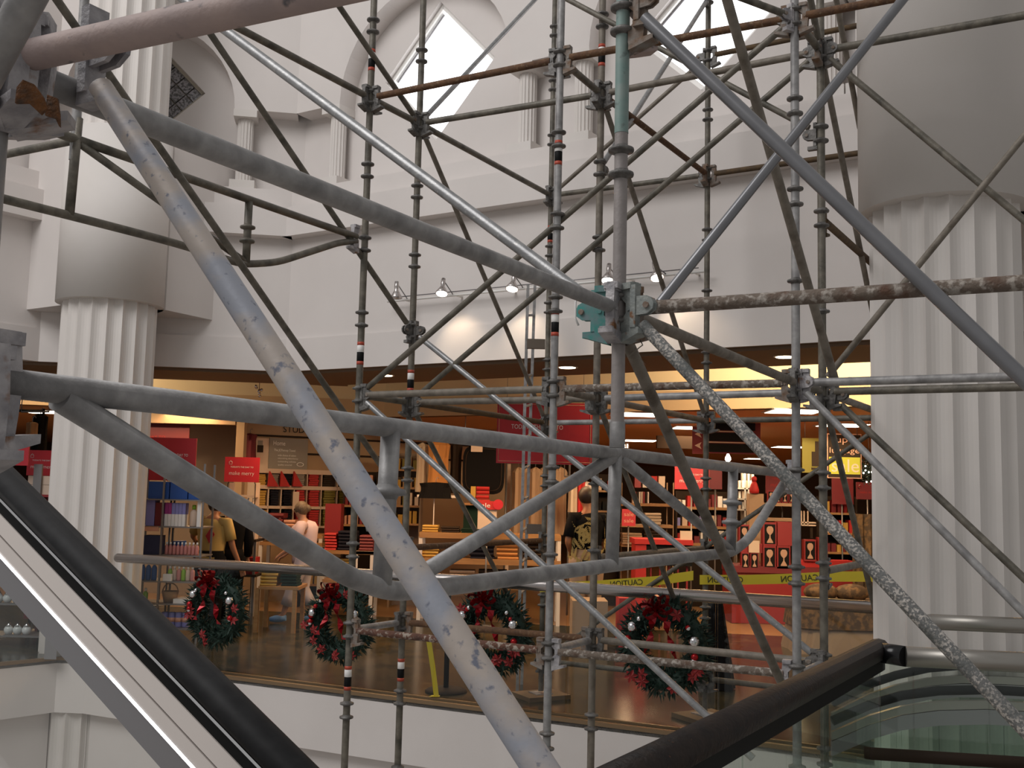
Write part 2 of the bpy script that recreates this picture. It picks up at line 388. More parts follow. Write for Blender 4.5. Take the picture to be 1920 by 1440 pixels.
# windows: diamonds
def window(name, fr, D, blocks=False):
    c, hx, zc, hz = D
    o = thing(name, fr.P(c, -.4, zc-hz), None, None, kind='structure'); dm = [(c-hx, zc), (c, zc+hz), (c+hx, zc), (c, zc-hz)]
    for i in range(4):
        (p, z), (q, y) = dm[i], dm[(i+1) % 4]; a = fr.P(p, -.40, z); b = fr.P(q, -.40, y)
        inn = (fr.P(c, -.40, zc)-(a+b)/2).normalized(); w_ = .035 if blocks else .05
        MB().prism([a, b, b+inn*w_, a+inn*w_], fr.n*.09).build('window_frame', m['grout' if blocks else 'winwhite'], o)
    if not blocks:
        MB().prism([fr.P(p, -.41, z) for p, z in dm], fr.n*.01).build('pane', m['winpane'], o)
        e = MB()     # inner sash bar along the upper left side
        a = fr.P(c-hx*.86, -.36, zc+hz*.02); b = fr.P(c-hx*.02, -.36, zc+hz*.86); e.cyl(a, b, .012, seg=8); e.build('sash_bar', m['greymetal'], o)
    else:
        n = 4
        def dp(u, v, d): return fr.P(c+(u-v)*hx, d, zc+(u+v-1)*hz)
        for i in range(n):
            for j in range(n):
                g = .012; u0, u1, v0, v1 = i/n+g, (i+1)/n-g, j/n+g, (j+1)/n-g
                MB().prism([dp(u0, v0, -.42), dp(u1, v0, -.42), dp(u1, v1, -.42), dp(u0, v1, -.42)], fr.n*.06).build('pane', m['glassblock'], o)
        MB().prism([fr.P(p, -.44, z) for p, z in dm], fr.n*.04).build('mullion_backing', m['grout'], o)
    return o
window('window_1', FR, D1); window('window_2', FR, D2); window('window_3', FL, DL, True)

# fluted columns
def fluted(mb, c, R, z0, z1, n=20, dep=.048, sub=6):
    pts = []
    for i in range(n*sub):
        th = 2*math.pi*i/(n*sub); k = (i % sub)/sub; rr = R-dep*math.sin(math.pi*k)**.8
        pts.append(Vector((c[0]+rr*math.cos(th), c[1]+rr*math.sin(th), z0)))
    b = len(mb.v); N = len(pts)
    mb.prism(pts, (0, 0, z1-z0))
    return mb
def column(px, Y, label, upper=True, block=None, R=.505):
    c = W(px, 600, Y); c.z = 0
    o = thing('fluted_column', (c.x, c.y, -4.5), label, 'column', 'great fluted columns of the atrium')
    fluted(MB(), c, R, -4.5, 3.82).build('shaft', m['column'], o)
    ztop = 5.72 if upper else Z_TOP
    MB().lathe((c.x, c.y, 3.80), [(R+.07, 0), (R+.07, ztop-3.80)], 64).build('drum', m['column'], o)
    if upper: fluted(MB(), c, .50, ztop, Z_TOP).build('upper_shaft', m['column'], o)
    if block: MB().prism([Vector((p[0], p[1], 3.80)) for p in block], (0, 0, (5.72 if upper else Z_TOP)-3.80)).build('corner_block', m['plaster'], o)
    return c
CL = W(205, 600, 11.85); CR = W(1772, 600, 7.2)
column(205, 11.85, 'white fluted column on the left behind the escalator', True, [(-3.50, 12.95), (-3.98, 12.05), (CL.x+.1, CL.y+.2), (-4.97, 11.80), (-5.80, 12.35), (-4.6, 13.2)])
column(1772, 7.2, 'large white fluted column filling the right side', False, [(CR.x-.1, CR.y+.3), (CR.x+.50, CR.y-.10), (CR.x+1.6, CR.y-.55), (CR.x+2.4, CR.y+.8), (CR.x+.9, CR.y+1.6)], .487)

# floors
def EY(x): return 9.15-.5*x
eL0, eL1 = WZ(0, 1243, 0), WZ(112, 1232, 0)
edge = [Vector((-6.6, 9.0, 0)), eL0, Vector((-4.66, 11.35, 0)), Vector((-4.35, EY(-4.35), 0)), Vector((2.80, EY(2.80), 0)), Vector((2.95, 7.1, 0)), Vector((8.0, 6.2, 0))]
fb0, fb1 = WZ(480, 1145, 0), WZ(1450, 1192, 0)
_d = (fb1-fb0).normalized(); fbL = fb0-_d*14; fbR = fb1+_d*12
flr = MB().prism([Vector((p.x, p.y, -.06)) for p in edge] + [Vector((8.0+8, 6.2, -.06)), Vector((fbR.x, fbR.y, -.06)), Vector((fbL.x, fbL.y, -.06)), Vector((-16, 9.0, -.06))], (0, 0, .06)).build('floor', m['marble'])
tag(flr, kind='structure')
tag(MB().prism([Vector((fbL.x, fbL.y, -.06)), Vector((fbR.x, fbR.y, -.06)), Vector((22, 42, -.06)), Vector((-22, 42, -.06))], (0, 0, .061)).build('floor', m['woodfloor']), kind='structure')
tag(MB().prism([Vector((-14, -8, -4.6)), Vector((14, -8, -4.6)), Vector((14, 16, -4.6)), Vector((-14, 16, -4.6))], (0, 0, .1)).build('floor', m['lower']), kind='structure')
# slab edge: lip, fascia, recessed lower wall
def strip(pts, off, z0, z1, th, name, mt):
    mb = MB()
    for a, b in zip(pts[:-1], pts[1:]):
        t = (b-a).normalized(); n = Vector((t.y, -t.x, 0));
        if n.y > 0 and abs(n.y) > .3: n = -n
        p, q = a+n*off, b+n*off
        mb.prism([Vector((p.x, p.y, z0)), Vector((q.x, q.y, z0)), Vector((q.x-n.x*th, q.y-n.y*th, z0)), Vector((p.x-n.x*th, p.y-n.y*th, z0))], (0, 0, z1-z0))
    return tag(mb.build(name, mt), kind='structure')
strip(edge, .015, -.028, .004, .05, 'trim_1', m['lip'])
strip(edge, .0, -.56, -.028, .12, 'trim_2', m['plaster'])
strip(edge, -.10, -4.5, -.56, .12, 'wall_below', m['plaster'])

# walkway soffit, light cove, header and store ceiling
so = thing('ceiling', K, None, None, kind='structure')
for fr, a1, e in ((FR, 9.5, .75), (FL, 4.5, .75)):
    fr.box(MB(), -e, a1, -1.5, -.002, Z_SOF-(.001 if fr is FR else .004), Z_SOF+.12).build('soffit', m['soffit'], so)
    fr.box(MB(), -.05, a1, -.5, -.08, Z_SOF-(.03 if fr is FR else .033), Z_SOF).build('soffit_step', m['soffit'], so)
    fr.box(MB(), -1.6, a1, -3.8, -1.5, 3.95, 4.05).build('cove_ceiling', m['cove'], so)
    fr.box(MB(), -1.6, a1, -3.75, -3.6, Z_SOF, 3.96).build('cove_face', m['cove'], so)
    fr.box(MB(), -1.6, a1, -1.56, -1.5, Z_SOF+.1, 3.96).build('cove_back', m['cove'], so)
    fr.box(MB(), -1.6, a1, -3.78, -3.58, 2.95, Z_SOF).build('header', m['tan'], so)
c0 = FR.P(-4.5, -3.7, 2.95); c1 = FR.P(10.5, -3.7, 2.95)
MB().prism([c0, c1, Vector((24, 42, 2.95)), Vector((-24, 42, 2.95)), FL.P(4.6, -3.7, 2.95), FL.P(0, -3.7, 2.95)], (0, 0, .1)).build('store_ceiling', m['storeceil'], so)
def cove_light(fr, a, ln, pw):
    p = fr.P(a, -1.75, 3.42); q = fr.P(a, -3.6, 3.62)
    o = area('cove_lamp', p, q, ln, pw, (1, .80, .5), .12); return o
cove_light(FR, 6.5, 4.4, 230); cove_light(FL, 3.4, 1.4, 60)
# store shell
def wallbox(name, p, q, z0, z1, mt, th=.12):
    p = Vector(p); q = Vector(q); t = (q-p).normalized(); n = Vector((-t.y, t.x, 0))*th
    return tag(MB().prism([Vector((p.x, p.y, z0)), Vector((q.x, q.y, z0)), Vector((q.x+n.x, q.y+n.y, z0)), Vector((p.x+n.x, p.y+n.y, z0))], (0, 0, z1-z0)).build(name, mt), kind='structure')
def XY(x, Y): p = W(x, 900, Y); return (p.x, p.y, 0)
wallbox('wall_back', (-24, 40, 0), (24, 40, 0), 0, 2.95, m['tan'])
wallbox('wall_store_left', XY(447, 17.0), XY(955, 19.5), 0, 2.95, m['tan'])
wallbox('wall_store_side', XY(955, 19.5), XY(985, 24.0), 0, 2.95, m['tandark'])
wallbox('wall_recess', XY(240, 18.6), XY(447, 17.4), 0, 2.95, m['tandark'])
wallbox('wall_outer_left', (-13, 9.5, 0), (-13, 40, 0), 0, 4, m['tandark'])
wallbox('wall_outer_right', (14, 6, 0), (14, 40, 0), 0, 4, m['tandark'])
wallbox('wall_store_right', XY(1665, 15.5), XY(1990, 12.5), 0, 2.95, m['tan'])
def post(x0, x1, Y, z1, name='trim_3', mt='tan', z0=0.0, dep=.18):
    a = W(x0, 850, Y); b = W(x1, 850, Y)
    return tag(MB().box(((a.x+b.x)/2, Y+dep/2, (z0+z1)/2), (b.x-a.x, dep, z1-z0)).build(name, m[mt]), kind='structure')
post(441, 456, 16.2, 2.95); post(97, 111, 14.0, 2.95, 'trim_4')
hb = MB(); a = W(232, 778, 16.2); b = W(441, 791, 16.2); hb.box(((a.x+b.x)/2, 16.3, 2.86), (b.x-a.x, .18, .22)); tag(hb.build('trim_5', m['tan']), kind='structure')
# picture-rail lines on the studio wall
for zz, nm in ((2.63, 'trim_6'), (2.36, 'trim_7')):
    p, q = Vector(XY(447, 17.0)), Vector(XY(955, 19.5)); t = (q-p).normalized(); n = Vector((t.y, -t.x, 0))*.03
    tag(MB().prism([Vector((p.x, p.y, zz)), Vector((q.x, q.y, zz)), Vector((q.x+n.x, q.y+n.y, zz)), Vector((p.x+n.x, p.y+n.y, zz))], (0, 0, .03)).build(nm, m['darkbrown']), kind='structure')

# lamps of the place -------------------------------------------------
def panel_lamp(x, y, wd, dp, label, power):
    p = WZ(x, y, 2.94); o = thing('ceiling_panel_light', p, label, 'ceiling light', 'square ceiling lights of the store')
    MB().box((p.x, p.y, 2.942), (wd+.08, dp+.08, .012)).build('frame', m['whitepaint'], o)
    MB().box((p.x, p.y, 2.934), (wd, dp, .008)).build('diffuser', m['panelglow'], o)
    l = area('panel_lamp', (p.x, p.y, 2.92), (p.x, p.y, 0), wd, power, (1, .62, .30)); l.parent = o; l.matrix_parent_inverse = Matrix.Translation(-p)
for x, y, lb in ((1193, 777, 'lit ceiling panel beside the near grey post, above the far store'), (1490, 771, 'lit ceiling panel behind the right front standard'),
                 (1580, 797, 'lit ceiling panel above the luggage sign'), (1200, 826, 'small lit ceiling panel left of the directory board'),
                 (1300, 802, 'lit ceiling panel half hidden by the directory board'), (1480, 838, 'distant lit ceiling panel left of the luggage sign'),
                 (1420, 860, 'farthest lit ceiling panel under the directory board'), (80, 772, 'lit ceiling panel behind the dark garments at far left')):
    panel_lamp(x, y, .62, .62, lb, 24)
for x, y, pw in ((350, 800, 80), (560, 790, 95), (760, 790, 95), (900, 790, 80), (1050, 795, 80)):
    p = WZ(x, y-30, 2.93); area('store_lamp', (p.x, p.y, 2.9), (p.x, p.y, 0), .8, pw*.34, (1, .62, .32))
for x, y, lb in ((722, 703, 'round recessed downlight in the brown soffit, left'), (1064, 688, 'round recessed downlight in the brown soffit, middle'), (1472, 668, 'round recessed downlight in the brown soffit, right')):
    p = WZ(x, y, Z_SOF); o = thing('downlight', p, lb, 'ceiling light', 'recessed downlights in the soffit')
    MB().lathe((p.x, p.y, Z_SOF-.008), [(.115, 0), (.115, .012)], 24).build('rim', m['whitepaint'], o)
    MB().lathe((p.x, p.y, Z_SOF-.012), [(.09, 0), (.09, .006)], 24).build('lens', m['glow'], o)
p = FR.P(3.2, -2.6, 0)

# track light on the fascia -----------------------------------------
a0, z0 = FR.sz(727, 562, .12); a1, z1 = FR.sz(1330, 512, .12); zt = (z0+z1)/2
tl = thing('track_light', FR.P(a0, .12, zt), 'slim track light with five glass bell spotlights on the white fascia', 'track light')
MB().path([FR.P(a0, .12, zt), FR.P(a1, .12, zt)], .014, 8).build('track', m['winwhite'], tl)
MB().path([FR.P(a0+.05, .14, zt+.035), FR.P(a1-.1, .14, zt+.035)], .006, 6).build('conductor', m['greymetal'], tl)
for i in range(6):
    aa = a0+.25+(a1-a0-.4)*i/5; MB().cyl(FR.P(aa, 0, zt), FR.P(aa, .12, zt), .012, seg=8).build('track_bracket', m['winwhite'], tl)
for x, y, tx, ty, lit in ((743, 553, .0, -.75, 0), (829, 545, .15, .8, 1), (961, 536, .05, .75, 1), (1140, 520, .1, .6, 1), (1231, 515, .35, .6, 1)):
    a, z = FR.sz(x, y, .3); c = FR.P(a, .3, z); ax = (FR.t*tx + FR.n*.35 + Vector((0, 0, -1 if ty > 0 else -1))).normalized()
    if not lit: ax = Vector((0, 0, -1))
    hd = MB().lathe(c-ax*.06, [(.022, -.09), (.026, -.03), (.02, 0), (.035, .03), (.062, .075), (.068, .10), (.06, .10), (.03, .05)], 20, ax).build('lamp_head', m['stainless'], tl)
    if lit:
        MB().lathe(c+ax*.030, [(.058, 0), (.058, .012)], 20, ax).build('lamp_lens', m['bulbglow'], hd)
        sp = bpy.data.lights.new('spot', 'SPOT'); sp.energy = 14; sp.color = (1, .78, .55); sp.spot_size = 1.5; sp.spot_blend = .8; sp.shadow_soft_size = .05
        so_ = bpy.data.objects.new('track_spot', sp); COL.objects.link(so_); so_.location = c+ax*.06
        so_.rotation_euler = (ax-FR.n*.75).normalized().to_track_quat('-Z', 'Y').to_euler()
    MB().path([c-ax*.13, c-ax*.10+FR.n*-.05, FR.P(a+.02, .13, zt+.01)], .006, 6).build('lamp_stem', m['greymetal'], tl)
# ================================================================== scaffold
def lev(k): return 5.125-.5334*k
STD = {'A': (-1.061, 7.375), 'B': (-.753, 7.881), 'C': (.261, 6.614), 'D': (.574, 7.196), 'E': (1.590, 5.941), 'F': (1.872, 6.395),
       'J': (.323, 9.757), 'G': (1.649, 8.999), 'P': (.372, 3.725), 'Q': (-.825, 1.625), 'S': (-2.275, 5.33), 'H': (2.947, 8.198)}
NM = {'A': 'left front standard', 'B': 'left rear standard', 'C': 'middle front standard', 'D': 'middle rear standard', 'E': 'right front standard', 'F': 'right rear standard',
      'J': 'far thin standard', 'G': 'far right standard', 'P': 'central teal standard', 'Q': 'frame-edge standard', 'S': 'upper-left standard', 'H': 'column-side standard'}
LV = {-1: 'at the top edge', 1: 'at window height', 3: 'below window height', 5: 'above the red signs', 7: 'just above the railing', 8: 'below the railing', 9: 'near the marble floor'}
_mb = MB()                                   # shared unit tube, ring and coupler meshes
_mb.path([(0, 0, 0), (0, 0, 1)], 1.0, 20); TUBE = _mb.mesh('tube')
RING = MB().lathe((0, 0, 0), [(.0245, .020), (.030, .012), (.0455, .008), (.047, .002), (.045, -.005), (.028, -.008), (.0245, -.016)], 24).mesh('ring')
cp = MB()
cp.prism([(.026, -.014, .078), (.026, -.014, .030), (.046, -.014, .012), (.046, -.014, -.018), (.024, -.014, -.04), (.024, -.014, -.086), (.074, -.014, -.086), (.078, -.014, -.05), (.082, -.014, .0), (.078, -.014, .04), (.074, -.014, .078)], (0, .028, 0))
wg = MB(); wg.prism([(.030, -.024, -.112), (.060, -.024, -.104), (.112, -.024, -.088), (.112, -.024, -.074), (.030, -.024, -.084)], (0, .048, 0))
cp.box((.052, 0, .066), (.046, .046, .02)); cp.cyl((.06, -.018, -.005), (.06, .018, -.005), .008, seg=8)
COUP = cp.mesh('coupler'); WEDGE = wg.mesh('wedge')
cv = MB()
cv.prism([(.030, -.016, .034), (.030, -.016, -.034), (.085, -.016, -.030), (.108, -.016, -.014), (.112, -.016, .006), (.102, -.016, .026), (.085, -.016, .034)], (0, .009, 0))
cv.prism([(.030, .007, .034), (.030, .007, -.034), (.085, .007, -.030), (.108, .007, -.014), (.112, .007, .006), (.102, .007, .026), (.085, .007, .034)], (0, .009, 0))
bl = MB(); bl.cyl((.085, -.024, 0), (.085, .024, 0), .011, seg=8); BOLT = bl.mesh('bolt'); cv.box((.034, 0, -.0), (.020, .04, .15)); cv.box((.05, 0, -.085), (.06, .034, .022))
CLEV = cv.mesh('clevis')
def coupler(o, M_, mt):
    c = link('coupler', COUP, o, M_, m[mt]); w_ = bpy.data.objects.new('wedge', WEDGE); COL.objects.link(w_); w_.parent = c
    if not WEDGE.materials: WEDGE.materials.append(m['cast'])
    w_.material_slots[0].link = 'OBJECT'; w_.material_slots[0].material = m[mt]; return c
def clevis(o, M_, mt):
    c = link('clevis', CLEV, o, M_, m[mt]); w_ = bpy.data.objects.new('bolt', BOLT); COL.objects.link(w_); w_.parent = c
    if not BOLT.materials: BOLT.materials.append(m['castrust'])
    return c
def S3(n, k): return Vector((STD[n][0], STD[n][1], lev(k)))
def standard(n, z0, z1, mt, label, extra=(), r=.0241):
    x, y = STD[n]; o = thing('scaffold_standard', (x, y, z0), label, 'scaffold pole', 'upright scaffold standards')
    link('tube', TUBE, o, along((x, y, z0), (x, y, z1), r), m[mt])
    for k in range(-4, 14):
        z = lev(k)
        if z0+.1 < z < min(z1, 6.4):
            for dz in (-.045, .045): link('ring', RING, o, Matrix.Translation((x, y, z+dz)), m['cast' if mt != 'teal' else 'teal'])
    for (za, zb, mm, rr) in extra:
        link('sleeve', TUBE, o, along((x, y, za), (x, y, zb), r+rr), m[mm])
    return o
def decal(o, n, z, h=.16):                  # maker's band sticker: red, white, black, red
    x, y = STD[n]; t = h
    for a, b, mm in ((0, .15, 'decalred'), (.15, .45, 'white'), (.45, .85, 'black'), (.85, 1, 'decalred')):
        link('sticker', TUBE, o, along((x, y, z-t*b), (x, y, z-t*a), .0249), m[mm])
sA = standard('A', -4.5, 8.5, 'galv_dark', 'leftmost of the three front standards, with red and white stickers')
sB = standard('B', -4.5, 8.5, 'galv_dark', 'left rear standard, just right of the leftmost front standard')
sC = standard('C', -4.5, 8.5, 'galv', 'middle front standard left of the teal painted pole')
sD = standard('D', -4.5, 8.5, 'galv_brown', 'middle rear standard directly behind the teal painted pole')
sE = standard('E', -4.5, 8.5, 'galv', 'right front standard left of the big right column')
sF = standard('F', -4.5, 8.5, 'galv_dark', 'right rear standard, nearest the big right column')
sJ = standard('J', .06, 8.5, 'galv_dark', 'far thin standard on a plywood pad, behind the middle front standard')
sG = standard('G', .06, 8.5, 'galv_dark', 'far standard on the marble floor behind the rightmost wreath')
sP = standard('P', 1.98, 6.5, 'postgrey', 'near central standard with a teal painted upper length', extra=((3.10, 6.4, 'teal', .0012), (1.97, 2.06, 'galv', .003)))
sQ = standard('Q', -2.0, 4.2, 'galv', 'nearest standard at the left edge of the frame')
sS = standard('S', 3.45, 8.5, 'galv', 'standard rising from the upper left truss beside the fluted column')
sH = standard('H', .06, 8.5, 'galv_dark', 'standard mostly hidden behind the big right column')
for n, o, zs in (('A', sA, (2.83, 4.95, .62)), ('B', sB, (.60, 2.70)), ('C', sC, (4.05, 2.95)), ('D', sD, (4.95,)), ('J', sJ, (4.3,))):
    for z in zs: decal(o, n, z)
for n in ('J', 'G', 'H'):
    x, y = STD[n]; lb = {'J': 'plywood pad under the far thin standard', 'G': 'plywood pad under the standard behind the wreaths', 'H': 'plywood pad under the standard behind the big right column'}[n]
    o = thing('base_pad', (x, y, 0), lb, 'base pad', 'plywood pads under standards')
    MB().box((x, y, .02), (.42, .34, .038), .5).build('board', m['plywood'], o)
    MB().box((x, y, .043), (.16, .16, .008), .5).build('plate', m['castlight'], o)
def ledger(a, b, k, mt, adj, label=None, r=.0235, cm='cast', ends=(1, 1)):
    p, q = S3(a, k) if isinstance(a, str) else Vector(a), S3(b, k) if isinstance(b, str) else Vector(b)
    t = (q-p).normalized()
    if label is None: label = f'{adj} ledger from {NM[a]} to {NM[b]}, {LV[k]}'
    o = thing('scaffold_ledger', p, label, 'scaffold tube', 'horizontal scaffold ledgers')
    link('tube', TUBE, o, along(p+t*(.07 if ends[0] else 0), q-t*(.07 if ends[1] else 0), r), m[mt])
    if ends[0]: coupler(o, frame(p, t), cm)
    if ends[1]: coupler(o, frame(q, -t), cm)
    return o
def brace(p, q, mt, label, r=.0205, ends=(1, 1), cm='cast', dz=0.0):
    p, q = Vector(p), Vector(q); t = (q-p).normalized()
    o = thing('scaffold_brace', p, label, 'scaffold tube', 'diagonal scaffold braces')
    link('tube', TUBE, o, along(p+t*(.09 if ends[0] else 0), q-t*(.09 if ends[1] else 0), r), m[mt])
    h = Vector((t.x, t.y, 0)).normalized()
    if ends[0]: clevis(o, frame(p, h), cm)
    if ends[1]: clevis(o, frame(q, -h), cm)
    return o
U = Vector((.876, -.482, 0))
# ledgers: rows across
ledger('A', 'C', 1, 'rust', 'rusty'); ledger('C', 'E', 1, 'rust', 'rusty', cm='castrust'); ledger(S3('E', 1), S3('E', 1)+U*1.9, 1, 'rust', '', 'rusty ledger running right from the right front standard at the top edge', cm='castrust', ends=(1, 0))
ledger('A', 'C', 5, 'galv_brown', 'paint-flecked'); ledger('C', 'E', 5, 'crust', 'cement-crusted', cm='castrust'); ledger(S3('E', 5), S3('E', 5)+U*2.2, 5, 'galv', '', 'upper of two grey ledgers running right across the big column', ends=(1, 0), cm='castlight')
ledger('A', 'C', 8, 'crust_rust', 'cement-crusted rusty', cm='castrust'); ledger('C', 'E', 8, 'crust', 'cement-spotted', cm='castlight')
ledger('B', 'D', 1, 'galv_dark', 'greenish grey'); ledger('D', 'F', 1, 'galv_brown', 'brownish'); ledger(S3('F', 1), S3('F', 1)+U*2.4, 1, 'galv_dark', '', 'greenish ledger running right across the smooth drum of the column', ends=(1, 0))
ledger('B', 'D', 5, 'galv_brown', 'yellow-marked'); ledger('D', 'F', 5, 'galv', 'grey'); ledger(S3('F', 5), S3('F', 5)+U*2.3, 5, 'galv_dark', '', 'lower of two grey ledgers running right across the big column', ends=(1, 0))
ledger('B', 'D', 8, 'rust', 'rusty', cm='castrust'); ledger('D', 'F', 8, 'galv_brown', 'tan stained')
ledger('J', 'G', 1, 'galv_dark', 'thin grey'); ledger('G', 'H', 1, 'rust_dark', 'dark rusty', cm='castrust'); ledger('J', 'G', 5, 'galv', 'thin grey'); ledger('G', 'H', 5, 'galv_dark', 'thin dark')
ledger('J', 'G', 9, 'galv_dark', 'low thin'); ledger('G', 'H', 9, 'galv_brown', 'low brownish'); ledger('G', 'H', -1, 'rust_dark', 'dark rusty')
# ledgers: front to back
ledger('A', 'B', 1, 'galv_dark', 'short'); ledger('C', 'D', 1, 'galv_dark', 'short'); ledger('E', 'F', 1, 'galv_dark', 'short', cm='castrust')
ledger('A', 'B', 5, 'galv_dark', 'short'); ledger('C', 'D', 5, 'galv_brown', 'short'); ledger('E', 'F', 5, 'galv_dark', 'short')
ledger('A', 'B', 8, 'galv', 'short pale'); ledger('C', 'D', 8, 'galv', 'short pale'); ledger('E', 'F', 8, 'galv', 'short pale')
ledger('B', 'J', 1, 'galv_dark', 'long grey'); ledger('D', 'G', 1, 'rust', 'brown rusty', cm='castrust'); ledger('B', 'J', 5, 'rust_dark', 'dark brown'); ledger('D', 'G', 5, 'galv_brown', 'brownish')
ledger('F', 'H', 5, 'galv_dark', 'grey'); ledger('F', 'H', 3, 'rust_dark', 'black rusty', cm='rust_dark'); ledger('F', 'H', 7, 'galv_brown', 'brownish')
ledger('B', 'J', 7, 'rust', 'rusty'); ledger('D', 'G', 7, 'galv_brown', 'brownish')
ledger('S', 'A', 1, 'galv_dark', 'dark'); ledger('P', 'E', 5, 'galv_brown', 'receding grey', cm='cast')
ledger('Q', 'P', 5, 'galv', 'thick near grey', cm='castlight', r=.0241)
ledger(S3('P', 5), S3('P', 5)+U*1.9, 5, 'crust', '', 'cement-splashed ledger running right from the teal coupler to the frame edge', ends=(1, 0), cm='castrust', r=.0241)
lq = ledger(S3('Q', 5), S3('Q', 5)+Vector((.90, -.435, 0))*1.3, 5, 'pink', '', 'thick faded pink tube crossing the top left corner', ends=(1, 0), cm='castlight', r=.0241)
# front couplers of the central standard: painted teal
for d, mt in (((-.93, .36, 0), 'tealbright'), ((-.45, -.88, 0), 'castlight'), ((.6, -.8, 0), 'tealgrey'), ((.95, .3, 0), 'castrust'), ((.3, .95, 0), 'cast')):
    coupler(sP, frame(S3('P', 5), d) @ Matrix.Scale(1.12, 4), mt)
wr = MB(); c = S3('P', 5)+Vector((.07, -.02, -.10)); wr.path([c, c+Vector((.01, -.02, -.03)), c+Vector((-.02, -.03, -.055)), c+Vector((-.04, -.03, -.075))], .0022, 6); wr.path([c+Vector((-.02, -.03, -.05)), c+Vector((.02, -.03, -.10))], .001, 5)
wr.build('tie_wire', m['galv_brown'], sP)
c = S3('P', 5)+Vector((-.14, .03, -.0)); MB().path([c+Vector((0, 0, .06)), c+Vector((-.012, 0, .03)), c+Vector((-.012, 0, -.03)), c+Vector((.0, 0, -.055))], .004, 6).build('wire_loop', m['white'], sP)
for d, mt in (((.85, -.5, 0), 'castrust'), ((.8, .3, 0), 'pink')):
    coupler(sP, frame(S3('P', 3), d) @ Matrix.Scale(1.15, 4), mt)
# near left couplers with rust flakes
for k, ds in ((5, ((.25, -.96, 0), (.75, -.65, 0), (.98, .15, 0))), (6, ((.3, -.95, 0), (.8, -.6, 0)))):
    for d in ds: coupler(sQ, frame(S3('Q', k), d) @ Matrix.Scale(1.05, 4), 'castlight')
fl = MB(); c = W(62, 182, 1.50)
fl.poly([c+Vector(q) for q in ((-.022, 0, .012), (-.012, -.004, .022), (.004, -.003, .016), (.018, -.002, -.002), (.024, 0, -.018), (.016, -.002, -.028), (-.002, -.004, -.012), (-.022, -.002, -.012))])
c2 = W(103, 205, 1.52); fl.poly([c2+Vector(q) for q in ((-.010, 0, .02), (.006, -.003, .014), (.010, -.002, -.01), (.011, 0, -.028), (.005, -.002, -.016), (-.010, -.002, -.012))])
fo = fl.build('rust_flake', m['rustflake'], sQ); fo.modifiers.new('thick', 'SOLIDIFY').thickness = .006
# braces
B3 = brace
B3(S3('E', 1), S3('A', 5), 'galv_dark', 'long dark brace from right front standard top down to left front standard')
B3(S3('F', 1), S3('B', 5), 'galv_dark', 'long dark brace from right rear standard top down to left rear standard')
B3(S3('D', 1), S3('G', 5), 'galv_brown', 'thin brace from middle rear standard down to standard behind the wreaths', r=.0195)
B3(S3('B', 1), S3('J', 5), 'galv_brown', 'thin brace from below the left window down to far marble-floor standard', r=.0195)
B3(S3('F', 1), S3('H', 5), 'galv_brown', 'thin brace from right rear standard down behind the big column', r=.0195)
B3(S3('B', 5), S3('J', 9), 'galv_dark', 'lower thin brace from left rear standard to far plywood pad', r=.0195)
B3(S3('D', 5), S3('G', 9), 'galv_dark', 'lower thin brace from middle rear standard towards the rightmost wreath', r=.0195)
B3(S3('F', 5), S3('H', 9), 'galv_dark', 'lower thin brace from right rear standard towards the floor by the column', r=.0195)
B3(S3('J', 9), S3('H', 5), 'galv_dark', 'thin brace rising right past the luggage sale sign', r=.0195)
B3(S3('D', 2), S3('G', -2), 'silver', 'bright thin brace rising through the right diamond window', r=.0195)
B3(S3('B', 1), S3('J', -3), 'silver', 'bright thin brace rising right through the left diamond window', r=.0195)
B3(S3('J', 1), S3('G', -1), 'galv_brown', 'thin brown brace rising from far standard to the right window', r=.0195)
B3(S3('F', 2), S3('B', -2), 'galv_dark', 'dark brace from right rear standard rising left past the teal pole', r=.0195)
B3(S3('B', 4), S3('F', 8), 'silver', 'silver brace from left rear standard descending right to the low ledgers')
B3(S3('A', 5), W(1412, 1422, 5.95), 'silver', 'long silver brace descending right in front of the wreaths', ends=(1, 0))
def ext(p, q, a=0.0, b=0.0): t = q-p; return p-t*a, q+t*b
p, q = ext(W(372, 30, 6.05), S3('B', 4), .25); B3(p, q, 'galv_dark', 'dark brace descending from top left corner to left rear standard', ends=(0, 1))
p, q = ext(W(628, 0, 6.95), S3('B', 1), .8); B3(p, q, 'galv_dark', 'dark brace from the top edge down to the left window bottom', ends=(0, 1))
p, q = ext(W(180, 105, 5.1), W(715, 874, 7.5), .2); B3(p, q, 'galv_dark', 'brown brace descending along the left column behind the near tan tube', ends=(0, 0))
p, q = ext(W(375, 22, 5.25), S3('P', 5)+Vector((-.05, .03, 0)), .3); B3(p, q, 'silver', 'bright silver brace descending from top left to the teal coupler', r=.0235, ends=(0, 1), cm='tealbright')
B3(S3('P', 3)+Vector((.02, -.03, .05)), W(1990, 778, 3.0), 'silver2', 'near grey brace descending right from the top of the teal pole', ends=(1, 0), cm='castrust', r=.0235)
B3(S3('P', 5)+Vector((.02, -.05, 0)), W(1990, 1440, 2.95), 'speckle', 'white-speckled near brace descending right from the teal coupler', ends=(1, 0), cm='tealgrey', r=.0215)
B3(W(1238, 568, 4.30), W(1760, -85, 4.5), 'silver2', 'smooth grey brace rising right from behind the teal coupler', ends=(0, 0), r=.0215)
B3(W(1335, -100, 4.5), W(1566, 715, 5.9), 'galv_brown', 'steep brownish tube crossing the right diamond window', ends=(0, 0), r=.0235)
B3(S3('P', 5)+Vector((.02, .03, -.08)), W(1482, 1318, 5.85), 'galv_brown', 'steep brownish brace from teal coupler down to the black handrail', ends=(0, 0), r=.0225)
